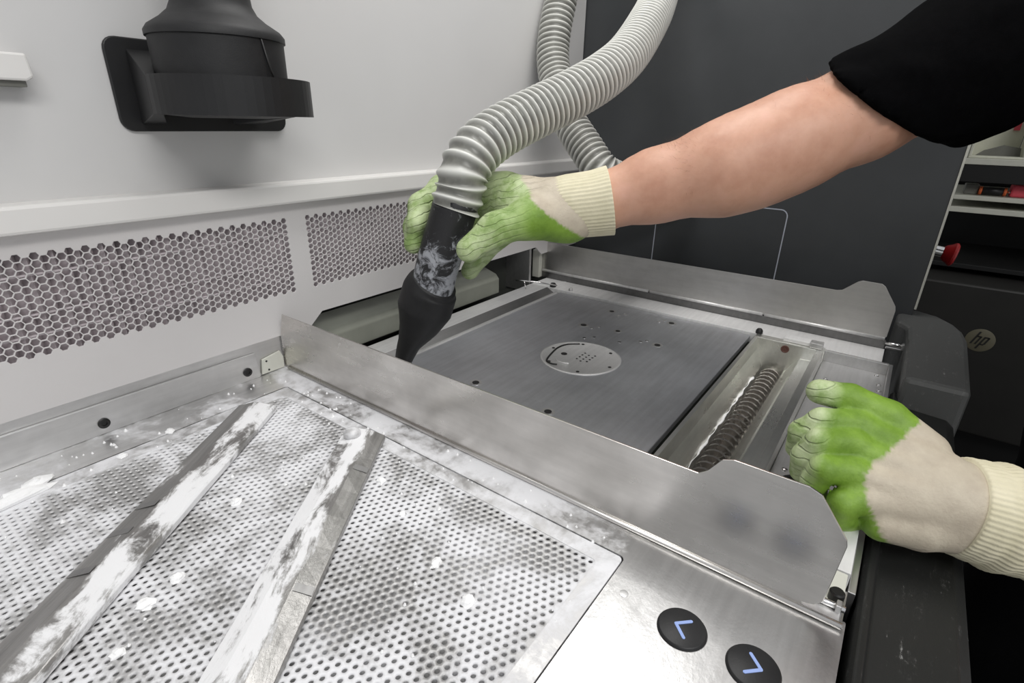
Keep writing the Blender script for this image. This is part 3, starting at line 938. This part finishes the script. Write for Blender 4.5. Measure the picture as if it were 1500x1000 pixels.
ARM = [(0.477, 0.290, 0.187), (0.494, 0.261, 0.193), (0.528, 0.210, 0.2125), (0.552, 0.154, 0.231), (0.571, 0.128, 0.243), (0.592, 0.102, 0.2585), (0.634, 0.058, 0.284), (0.712, -0.012, 0.333), (0.798, -0.073, 0.388)]
ARMR = [0.022, 0.0265, 0.0335, 0.0420, 0.0440, 0.0440, 0.0430, 0.0480, 0.0540]
LS, LE = (0.590, -0.330, 0.350), (0.515, -0.360, 0.050)
LARM = [(0.442, -0.076, 0.018), (0.451, -0.102, 0.013), (0.480, -0.200, 0.010), LE, (0.560, -0.350, 0.20), LS]
LARMR = [0.027, 0.028, 0.037, 0.042, 0.046, 0.052]
CH, WA, HP_ = (0.730, -0.215, 0.290), (0.840, -0.330, 0.100), (0.900, -0.380, -0.040)
NK, HD = (0.690, -0.170, 0.435), (0.640, -0.110, 0.560)
body = chain(ARM, ARMR) + chain(LARM, LARMR)
torso = [((0.77, -0.115, 0.360), (0.62, -0.300, 0.340), 0.062, 0.062), (CH, WA, 0.098, 0.088), ((0.775, -0.185, 0.25), (0.86, -0.31, 0.08), 0.075, 0.075),
         ((0.66, -0.28, 0.25), (0.82, -0.39, 0.08), 0.075, 0.075), (WA, HP_, 0.095, 0.105)]
LEGS = [(HP_, (0.955, -0.315, -0.10), 0.10, 0.092), (HP_, (0.830, -0.455, -0.10), 0.10, 0.092),
        ((0.955, -0.315, -0.10), (0.985, -0.290, -0.48), 0.090, 0.062), ((0.985, -0.290, -0.48), (0.990, -0.330, -0.87), 0.060, 0.043),
        ((0.830, -0.455, -0.10), (0.825, -0.450, -0.48), 0.090, 0.062), ((0.825, -0.450, -0.48), (0.830, -0.480, -0.87), 0.060, 0.043)]
look = Vector((-0.42, 0.55, -0.60)).normalized()
hu = Vector((-0.28, 0.30, 0.90))
hu = (hu - look * hu.dot(look)).normalized()
hr = look.cross(hu)
hdv = Vector(HD)
hp = lambda f_, u_, r_: tuple(hdv + look * f_ + hu * u_ + hr * r_)
head = [(NK, hp(-0.015, -0.05, 0), 0.056, 0.055), (hp(-0.025, 0.035, 0), hp(0.015, 0.035, 0), 0.076, 0.074), (hp(0.02, -0.02, 0), hp(0.045, -0.075, 0), 0.058, 0.034),
        (hp(0.080, 0.015, 0), hp(0.100, -0.022, 0), 0.008, 0.013), (hp(0.075, -0.055, 0.016), hp(0.075, -0.055, -0.016), 0.010, 0.010),
        (hp(-0.005, 0.02, 0.077), hp(-0.012, -0.02, 0.075), 0.013, 0.010), (hp(-0.005, 0.02, -0.077), hp(-0.012, -0.02, -0.075), 0.013, 0.010)]
full = body + [(a, b, r0 * 0.9, r1 * 0.9) for a, b, r0, r1 in torso] + head + [(a, b, r0 * 0.9, r1 * 0.9) for a, b, r0, r1 in LEGS]
V, F = net(lambda X: sdf_caps(X, full, 0.018), (0.40, -0.57, -0.935), (1.09, 0.34, 0.68), 0.0085)
person = npmesh('person', V, F, M['skin'], None, True)
tag(person, 'person in black t-shirt and green-palmed gloves leaning over the machine, holding the vacuum nozzle', 'person')
# t-shirt: torso and short sleeves, cut at the cuffs
axr = np.array(ARM[7]) - np.array(ARM[5])
axr /= np.linalg.norm(axr)
cutp = np.array((0.642, 0.046, 0.2935))
axr = np.array((-0.10, -0.585, 0.805))
axl = np.array(LARM[4]) - np.array(LE)
axl /= np.linalg.norm(axl)
cutl = np.array(LE) + axl * 0.07
shirt_c = [((0.595, 0.098, 0.260), (0.712, -0.012, 0.327), 0.0535, 0.0650), ((0.712, -0.012, 0.327), (0.798, -0.073, 0.380), 0.0640, 0.068),
           ((0.520, -0.358, 0.07), (0.560, -0.350, 0.20), 0.056, 0.060), ((0.560, -0.350, 0.20), LS, 0.060, 0.064)] + \
          [(a, b, r0 + 0.012, r1 + 0.012) for a, b, r0, r1 in torso] + [(HP_, (0.905, -0.385, -0.10), 0.118, 0.12)]
def shirt(X):
    d = sdf_caps(X, shirt_c, 0.03)
    d = d + 0.0016 * np.sin(X[..., 0] * 90 + 3 * np.sin(X[..., 2] * 60)) * np.sin(X[..., 1] * 70)
    e1 = (X - cutp) @ axr
    near1 = np.linalg.norm(X - np.array(ARM[6]), axis=-1) < 0.14
    e2 = (X - cutl) @ axl
    near2 = np.linalg.norm(X - np.array(LE), axis=-1) < 0.12
    sm = lambda a, b, k=0.006: np.maximum(a, b) + np.clip(k - np.abs(a - b), 0, None) ** 2 / (4 * k)
    d = np.where(near1, sm(d, -e1), d)
    d = np.where(near2, np.maximum(d, -e2), d)
    d = np.maximum(d, -(X[..., 2] + 0.13))
    neck = np.linalg.norm(X - np.array((0.685, -0.165, 0.455)), axis=-1) - 0.072
    return np.maximum(d, -neck)
V, F = net(shirt, (0.43, -0.55, -0.14), (1.06, 0.14, 0.47), 0.0050)
npmesh('t_shirt', V, F, M['cloth'], person)
V, F = net(lambda X: np.maximum(sdf_caps(X, [(a, b, r0 + 0.006, r1 + 0.010) for a, b, r0, r1 in LEGS], 0.03), np.maximum(X[..., 2] - 0.03, -(X[..., 2] + 0.89))),
           (0.68, -0.60, -0.91), (1.12, -0.18, 0.06), 0.010)
npmesh('trousers', V, F, M['trousers'], person)
for bx, by in ((0.990, -0.330), (0.830, -0.480)):
    V, F = net(lambda X: np.maximum(sdf_caps(X, [((bx, by - 0.03, -0.90), (bx - 0.02, by + 0.14, -0.915), 0.046, 0.038)], 0.02), -(X[..., 2] - FLOOR - 0.001)),
               (bx - 0.10, by - 0.10, -0.97), (bx + 0.08, by + 0.21, -0.83), 0.006)
    npmesh('shoe', V, F, M['rubber'], person)
V, F = net(lambda X: np.maximum(sdf_caps(X, [(hp(-0.028, 0.040, 0), hp(0.006, 0.046, 0), 0.083, 0.080)], 0.02),
                                 (X - np.array(hp(0.02, 0.045, 0))) @ np.array(look) * 0.8 - (X - np.array(hp(0.02, 0.045, 0))) @ np.array(hu)),
           tuple(np.array(HD) - 0.14), tuple(np.array(HD) + 0.16), 0.006)
npmesh('hair', V, F, M['hair'], person)
for sg in (-1, 1):
    V, F = latheVF([(0.001, -0.011), (0.008, -0.007), (0.011, 0), (0.008, 0.007), (0.001, 0.011)], 14)
    e_ = mk('eye', place(V, Matrix.Translation(hp(0.071, 0.018, 0.030 * sg))), F, M['edge'], person, True)

# fine hairs along the upper edge of the forearm
HV, HF = [], []
AC_, _s = resample(np.column_stack([catmull(ARM, 10), np.interp(np.linspace(0, 8, 81), range(9), ARMR)]), 200)
Tn, Nn, Bn = frames(AC_[:, :3])
for i in range(2600):
    k = RNG.integers(40, 125)
    a = RNG.normal(0, 1.0)
    d = math.cos(a) * Nn[k] + math.sin(a) * Bn[k]
    p0 = AC_[k, :3] + d * (AC_[k, 3] - 0.0005)
    g_ = d * RNG.uniform(0.3, 0.8) - Tn[k] * RNG.uniform(0.4, 1.0) + RNG.normal(0, 0.25, 3)
    p1 = p0 + g_ / np.linalg.norm(g_) * RNG.uniform(0.006, 0.011)
    w = np.cross(g_, d)
    w = w / (np.linalg.norm(w) + 1e-9) * 0.00012
    b = len(HV)
    HV += [p0 - w, p0 + w, p1]
    HF.append((b, b + 1, b + 2))
tag(mk('arm_hair', HV, HF, M['armhair'], person), kind='stuff')

# gloves ------------------------------------------------------------
t = NT('glove_latex_and_cotton')
coat = t.n('ShaderNodeAttribute', attribute_name='coat')
dust = t.n('ShaderNodeAttribute', attribute_name='dust')
n1 = t.noise(45, 5, 0.65)
n2 = t.noise(320, 3, 0.6)
green = t.ramp(n1, [(0.3, srgb(98, 132, 36)), (0.6, srgb(126, 161, 56)), (0.8, srgb(150, 180, 84))])
pale = t.mix(t.math('MULTIPLY', dust.outputs['Fac'], t.gray(n1, 0.35, 0.25, 0.6, 0.85)), green, srgb(206, 216, 178))
cot = t.ramp(n1, [(0.3, srgb(180, 168, 150)), (0.7, srgb(200, 190, 170))])
col = t.mix(coat.outputs['Fac'], cot, pale)
wv = t.n('ShaderNodeTexWave', wave_type='BANDS', bands_direction='Z')
wv.inputs['Scale'].default_value = 46
wv.inputs['Distortion'].default_value = 5.0
wv.inputs['Detail'].default_value = 2.0
wv.inputs['Detail Scale'].default_value = 1.0
t.l(t.coord((1, 1.0, 1.0), (0.25, 0.15, 0)), wv.inputs['Vector'])
hgt = t.math('ADD', t.math('MULTIPLY', t.gray(wv.outputs['Fac'], 0.0, 0.0, 0.2, 1.0), t.math('MULTIPLY', dust.outputs['Fac'], 0.9)), t.math('MULTIPLY', n2, 0.25))
t.bump(hgt, 0.8, 0.0020)
M['glove'] = t.set(col=col, rough=0.55)
t = NT('cream_knit')
n1 = t.noise(300, 3)
col = t.ramp(t.noise(30, 3), [(0.3, srgb(206, 199, 170)), (0.7, srgb(226, 219, 193))])
t.bump(n1, 0.4, 0.001)
M['knit'] = t.set(col=col, rough=0.95, spec=0.15)

def glove(caps, k, lo, hi, h, coat_fn, dust_fn, parent):
    V, F = net(lambda X: sdf_caps(X, caps, k), lo, hi, h)
    o = npmesh('glove', V, F, M['glove'], parent, True, {'coat': coat_fn(V), 'dust': dust_fn(V)})
    return o
def knit_cuff(pts, radii, parent, ribs=34, wr=None):
    C = catmull(pts, 14)
    mm_ = np.linspace(0, len(pts) - 1, len(C))
    r = np.interp(mm_, range(len(pts)), radii)
    if wr:
        r = r + wr * np.sin(mm_ * 6.0) + wr * 0.6 * np.sin(mm_ * 11 + 1)
    n_ = ribs * 4
    a = np.linspace(0, 2 * np.pi, n_, endpoint=False)
    rad = r[:, None] * (1 + 0.011 * np.cos(a * ribs + 0.5 * np.sin(mm_)[:, None]))[:, :]
    V, F = sweepVF(C, rad, n_)
    return mk('knit_cuff', V, F, M['knit'], parent, True)
nrm = lambda V: 0.5 + 0.5 * np.sin(V[:, 0] * 900 + 2 * np.sin(V[:, 1] * 700)) * np.sin(V[:, 2] * 800 + V[:, 1] * 300)

# right hand, closed round the nozzle
G1 = chain([(0.494, 0.261, 0.193), (0.475, 0.292, 0.187), (0.463, 0.326, 0.186), (0.466, 0.376, 0.190)], [0.029, 0.030, 0.031, 0.024])
G1 += chain([(0.461, 0.350, 0.202), (0.466, 0.384, 0.203)], [0.020, 0.015])
G1 += chain([(0.470, 0.380, 0.200), (0.447, 0.428, 0.200), (0.412, 0.4265, 0.184), (0.391, 0.413, 0.168)], [0.0135, 0.0125, 0.0120, 0.0105])
G1 += chain([(0.466, 0.376, 0.182), (0.441, 0.430, 0.178), (0.406, 0.4295, 0.161), (0.389, 0.416, 0.147)], [0.0135, 0.0125, 0.0120, 0.0105])
G1 += chain([(0.460, 0.366, 0.166), (0.438, 0.420, 0.155), (0.413, 0.4285, 0.140)], [0.013, 0.012, 0.0105])
G1 += chain([(0.454, 0.340, 0.162), (0.445, 0.369, 0.135), (0.435, 0.377, 0.115)], [0.013, 0.0115, 0.0100])
G1 += chain([(0.473, 0.275, 0.178), (0.438, 0.298, 0.182), (0.405, 0.318, 0.173), (0.381, 0.331, 0.155)], [0.023, 0.0200, 0.0150, 0.0125])
wr1, kn1 = np.array((0.494, 0.261, 0.193)), np.array((0.463, 0.345, 0.186))
def coat1(V):
    u = (V - wr1) @ (kn1 - wr1) / ((kn1 - wr1) @ (kn1 - wr1))
    u = u - 13.0 * (V[:, 2] - 0.186) + 0.035 * nrm(V)
    return np.clip((u - 0.37) / 0.03, 0, 1)
d1 = lambda V: np.clip((V[:, 1] - 0.285) / 0.03, 0, 1) * 0.8
g1 = glove(G1, 0.009, (0.34, 0.21, 0.08), (0.54, 0.47, 0.25), 0.0024, coat1, d1, person)
knit_cuff([(0.4690, 0.303, 0.1865), (0.4805, 0.282, 0.190), (0.494, 0.261, 0.1935), (0.5035, 0.2465, 0.197)], [0.0290, 0.0318, 0.0328, 0.0345], g1, 50)

# left hand, resting on the trough edge with curled fingers
G2 = chain([(0.4525, 0.0215, 0.0735), (0.4595, 0.0005, 0.0715), (0.463, -0.027, 0.0625), (0.459, -0.053, 0.043)], [0.0100, 0.0115, 0.0135, 0.019])
G2 += chain([(0.447, -0.010, 0.058), (0.4320, 0.0140, 0.0590), (0.429, 0.025, 0.046), (0.437, 0.026, 0.026)], [0.0112, 0.0098, 0.0093, 0.0085])
G2 += chain([(0.430, -0.010, 0.049), (0.414, 0.011, 0.050), (0.414, 0.018, 0.034), (0.424, 0.018, 0.014)], [0.0112, 0.0098, 0.0094, 0.0086])
G2 += chain([(0.413, -0.015, 0.035), (0.401, 0.003, 0.036), (0.403, 0.007, 0.022), (0.414, 0.004, 0.004)], [0.0112, 0.0098, 0.0093, 0.0085])
G2 += chain([(0.405, -0.024, 0.021), (0.395, -0.014, 0.017), (0.398, -0.015, 0.004), (0.409, -0.021, -0.006)], [0.0112, 0.0100, 0.0095, 0.0088])
W2 = (0.442, -0.076, 0.020)
for kx in ((0.448, -0.009, 0.0555), (0.430, -0.009, 0.0445), (0.413, -0.014, 0.0310), (0.4065, -0.023, 0.0190)):
    G2 += [(kx, (0.6 * W2[0] + 0.4 * kx[0], -0.066, 0.6 * W2[2] + 0.4 * kx[2]), 0.0125, 0.021)]
G2 += chain([(0.408, -0.040, 0.005), (0.420, -0.062, 0.006), (0.438, -0.085, 0.012)], [0.0140, 0.018, 0.026])
G2 += chain([(0.440, -0.066, 0.024), W2, (0.451, -0.100, 0.0145)], [0.028, 0.031, 0.034])
bk, fr = np.array((0.441, -0.072, 0.022)), np.array((0.428, -0.012, 0.042))
def coat2(V):
    dv = fr - bk
    u = (V - bk) @ dv / (dv @ dv)
    w = (V[:, 2] - 0.04) / 0.03
    u = u + 0.12 * w * w + np.where(w < 0, -0.2, 0.30) * w + 0.04 * nrm(V)
    return np.clip((u - 0.92) / 0.04, 0, 1)
d2 = lambda V: np.clip((V[:, 1] - 0.004) / 0.012, 0, 1) * 0.9 + np.clip((0.0 - V[:, 2]) / 0.01, 0, 1) * 0.5
g2 = glove(G2, 0.0030, (0.355, -0.15, -0.035), (0.505, 0.05, 0.10), 0.0021, coat2, d2, person)
knit_cuff([(0.4440, -0.080, 0.018), (0.4510, -0.099, 0.0145), (0.4610, -0.124, 0.010), (0.4730, -0.152, 0.006), (0.4850, -0.185, 0.004), (0.494, -0.215, 0.006)],
          [0.0345, 0.0385, 0.0375, 0.0385, 0.0395, 0.041], g2, 58, 0.0008)

# ================================================================== POWDER CRUMBS
def clump(name, x, y, r, h, seed, z0=-0.0008, sx_=1.0, rot=0.0):
    rg = np.random.default_rng(seed)
    V, F = [], []
    n_, m_ = 9, 4
    for k in range(m_):
        ph_ = k / m_ * math.pi / 2
        for i in range(n_):
            a = 2 * math.pi * i / n_
            q = r * math.cos(ph_) * rg.uniform(0.7, 1.25)
            u_, v_ = q * math.cos(a) * sx_, q * math.sin(a)
            V.append((x + u_ * math.cos(rot) - v_ * math.sin(rot), y + u_ * math.sin(rot) + v_ * math.cos(rot), z0 + h * math.sin(ph_) * rg.uniform(0.8, 1.15)))
    V.append((x, y, z0 + h))
    for k in range(m_ - 1):
        F += [(k * n_ + i, k * n_ + (i + 1) % n_, (k + 1) * n_ + (i + 1) % n_, (k + 1) * n_ + i) for i in range(n_)]
    F += [((m_ - 1) * n_ + i, (m_ - 1) * n_ + (i + 1) % n_, m_ * n_) for i in range(n_)]
    F.append(tuple(reversed(range(n_))))
    return mk(name, V, F, M['powder'])
big = [(0.176, 0.158, 0.0042, 0.0035, 'large white powder crumb on the near right of the sieve tray'),
       (0.186, 0.194, 0.0036, 0.0032, 'white powder crumb in the right middle of the sieve tray'),
       (0.221, 0.289, 0.0036, 0.0030, 'white powder crumb close beside the bolted scraper bar'),
       (0.205, 0.247, 0.0026, 0.0022, 'small powder crumb right of the bolted scraper bar, near tray middle'),
       (0.137, 0.356, 0.0040, 0.0030, 'powder crumb between the two scraper bars near their far ends'),
       (0.078, 0.315, 0.0045, 0.0030, 'powder crumb between the two scraper bars, upper of the middle pair'),
       (0.058, 0.309, 0.0048, 0.0030, 'flattest powder crumb between the two scraper bars, lower of the middle pair'),
       (0.035, 0.286, 0.0036, 0.0030, 'powder crumb between the scraper bars closest to the bottom edge'),
       (0.108, 0.488, 0.0034, 0.0026, 'powder crumb on the tray rim behind the left scraper bar'),
       (0.150, 0.498, 0.0038, 0.0026, 'powder crumb on the deck by the backsplash with black screws')]
for i, (x, y, r, h, lab) in enumerate(big):
    tag(clump('powder_crumb', x, y, r, h, 10 + i, 0.0 if y > 0.48 else -0.0008, random.uniform(1, 1.5), random.uniform(0, 3)), lab, 'powder crumb', 'white powder crumbs on the tray')
tag(clump('powder_heap', 0.038, 0.486, 0.0070, 0.0075, 50, 0, 3.4, 0.12), 'long white powder heap on the tray rim at the left edge', 'powder heap')
tag(clump('powder_heap', 0.053, 0.497, 0.0065, 0.0060, 51, 0, 1.6, 0.3), 'flaky white powder heap on the deck behind the long heap', 'powder heap')
# fine scattered grains, too many and too small to count
GV, GF = [], []
rg = np.random.default_rng(3)
for i in range(230):
    x, y = rg.uniform(-0.02, 0.285), rg.uniform(0.105, 0.532)
    if rg.uniform() < 0.35:
        y = rg.uniform(0.47, 0.535) if rg.uniform() < 0.5 else y
        x = rg.uniform(0.255, 0.288) if y < 0.47 else x
    if any(-0.002 < (x - bx_) * math.cos(a_) + (y - by_) * math.sin(a_) < ln_ and -0.003 < -(x - bx_) * math.sin(a_) + (y - by_) * math.cos(a_) < 0.042
           for bx_, by_, a_, ln_ in ((0.2105, 0.4880, A1, 0.41), (0.2450, 0.3660, A2, 0.37))):
        continue
    r = abs(rg.normal(0.0007, 0.0004)) + 0.0003
    z = 0.0 if (x > 0.267 or y > 0.496) else -0.0006
    b = len(GV)
    for a in range(5):
        t_ = a * 1.2566 + rg.uniform(-0.3, 0.3)
        GV.append((x + r * math.cos(t_), y + r * math.sin(t_), z))
    GV.append((x, y, z + r * 1.5))
    GF += [(b + a, b + (a + 1) % 5, b + 5) for a in range(5)]
tag(mk('powder_grains', GV, GF, M['powder']), 'fine white powder grains scattered over tray and deck', 'powder', kind='stuff')

# ================================================================== BACKGROUND RIGHT
es = empty('emergency_stop', (1.06, -0.045, 0.095), 'red mushroom push button on a silver stem behind the black panel', 'push button')
lathe('stem', [(0.0085, 0), (0.0085, 0.028)], (1.06, -0.036, 0.096), (0.02, -1, -0.12), M['chrome'], es, 20)
lathe('mushroom_cap', [(0.0090, 0), (0.0120, 0.003), (0.0150, 0.009), (0.0178, 0.0125), (0.0178, 0.0150), (0.0150, 0.0175)], (1.0605, -0.0600, 0.0930), (0.02, -1, -0.12), M['red'], es, 28)
box('mount_box', (0.985, 1.10), (-0.037, 0.05), (-0.06, 0.20), M['rack'], es, 0.002)

hpb = empty('printer_cabinet', (1.6, -0.40, FLOOR), 'large black machine cabinet with a round silver logo disc', 'printer')
box('upper_housing', (1.40, 1.95), (-0.75, -0.04), (-0.345, -0.022), M['cab'], hpb, 0.004)
box('lower_housing', (1.43, 1.95), (-0.73, -0.06), (FLOOR, -0.349), M['rack'], hpb, 0.004)
lg = lathe('logo_disc', [(0.0245, 0), (0.0245, 0.0006), (0.0240, 0.0009)], (1.40, -0.187, -0.133), (-1, 0, 0), M['logo'], hpb, 48)
def letter(quads, name):
    parts = []
    for q in quads:
        # local (u to the right seen from the camera = -y, v up), italic slant already in the points
        parts.append(prismVF([(-0.187 - u, -0.133 + v) for u, v in q], 'x', 1.3984, 1.3995))
    mk(name, *join(*parts), M['cab'], lg)
def slant(u0, u1, v0, v1, k=0.36):
    return [(u0 + k * v0, v0), (u1 + k * v0, v0), (u1 + k * v1, v1), (u0 + k * v1, v1)]
letter([slant(-0.0115, -0.0082, -0.0095, 0.0185), slant(-0.0090, -0.0020, 0.0065, 0.0092), slant(-0.0042, -0.0010, -0.0095, 0.0080)], 'letter_h')
letter([slant(0.0022, 0.0054, -0.0185, 0.0092), slant(0.0050, 0.0110, 0.0065, 0.0092), slant(0.0092, 0.0124, -0.0070, 0.0080), slant(0.0050, 0.0110, -0.0095, -0.0068)], 'letter_p')

rk = empty('shelf_rack', (1.66, -0.3, FLOOR), 'dark rack with pale shelf edges in the right background', 'shelf')
for yy in (-0.050, -0.68):
    box('post', (1.50, 1.525), (yy - 0.02, yy), (-0.019, 0.60), M['rack'], rk, 0.001)
box('back_panel', (1.80, 1.81), (-0.70, -0.04), (-0.019, 0.60), M['rack'], rk, 0)
for z0, z1, m in ((0.134, 0.143, 'shelf'), (0.108, 0.119, 'shelf'), (0.205, 0.217, 'shelf')):
    box('shelf_board', (1.50, 1.80), (-0.68, -0.06), (z0, z1), M[m], rk, 0.001)
box('lower_board', (1.50, 1.80), (-0.68, -0.06), (-0.010, 0.0), M['rack'], rk, 0.001)
box('valance', (1.502, 1.51), (-0.68, -0.06), (0.170, 0.2045), M['rack'], rk, 0.001)
sd = empty('screwdriver', (1.53, -0.135, 0.143), 'black tool handle with orange ends on the pale shelf', 'tool')
rod('handle', [(1.53, -0.116, 0.1525), (1.53, -0.156, 0.1525)], 0.0080, M['blk'], sd, 16)
rod('grip_end', [(1.53, -0.112, 0.1525), (1.53, -0.117, 0.1525)], 0.0086, M['orange'], sd, 16)
rod('grip_end', [(1.53, -0.152, 0.1525), (1.53, -0.157, 0.1525)], 0.0086, M['orange'], sd, 16)
rod('shaft', [(1.53, -0.157, 0.1525), (1.53, -0.175, 0.1525)], 0.0022, M['chrome'], sd, 8)
pb = empty('spool', (1.54, -0.19, 0.143), 'pink red plastic spool beside the tool on the shelf', 'box')
box('body', (1.525, 1.56), (-0.215, -0.163), (0.1432, 0.1680), M['redbox'], pb, 0.004)
lathe('lid', [(0.012, 0), (0.012, 0.004), (0.007, 0.005)], (1.542, -0.185, 0.1678), (0, 0, 1), M['redbox'], pb, 24)
tag(box('grey_case', (1.53, 1.57), (-0.112, -0.088), (0.1432, 0.1640), M['greyplastic'], bevel=0.002), 'small grey case left of the tool on the shelf', 'case')
pp = empty('paper_tray', (1.56, -0.12, 0.217), 'pale tray of papers on the upper shelf under the sleeve', 'tray')
box('tray_base', (1.515, 1.62), (-0.168, -0.075), (0.2172, 0.2215), M['paper'], pp, 0.001)
box('tray_side', (1.515, 1.62), (-0.168, -0.162), (0.2215, 0.32), M['paper'], pp, 0.001)
box('tray_side', (1.515, 1.62), (-0.080, -0.075), (0.2215, 0.32), M['paper'], pp, 0.001)
box('sheet', (1.608, 1.610), (-0.160, -0.082), (0.2216, 0.33), M['paper'], pp, 0)
prism('fold', [(-0.160, 0.2217), (-0.088, 0.2217), (-0.100, 0.232), (-0.130, 0.243), (-0.158, 0.238)], 'x', 1.555, 1.560, M['greyplastic'], pp)
box('tag', (1.603, 1.6075), (-0.150, -0.140), (0.272, 0.288), M['redbox'], pp, 0)

# ================================================================== HOOD LAMP (above the frame)
lp = empty('hood_lamp', HOOD, 'long lamp housing under the machine hood, above the frame', 'lamp')
hx, hy, hz = HOOD
mk('lamp_housing', *join(boxVF(hx - 0.47, hx + 0.47, hy - 0.15, hy + 0.15, hz + 0.012, hz + 0.05),
                         boxVF(hx - 0.47, hx + 0.47, hy - 0.15, hy - 0.14, hz - 0.004, hz + 0.012), boxVF(hx - 0.47, hx + 0.47, hy + 0.14, hy + 0.15, hz - 0.004, hz + 0.012)), M['ledge'], lp)
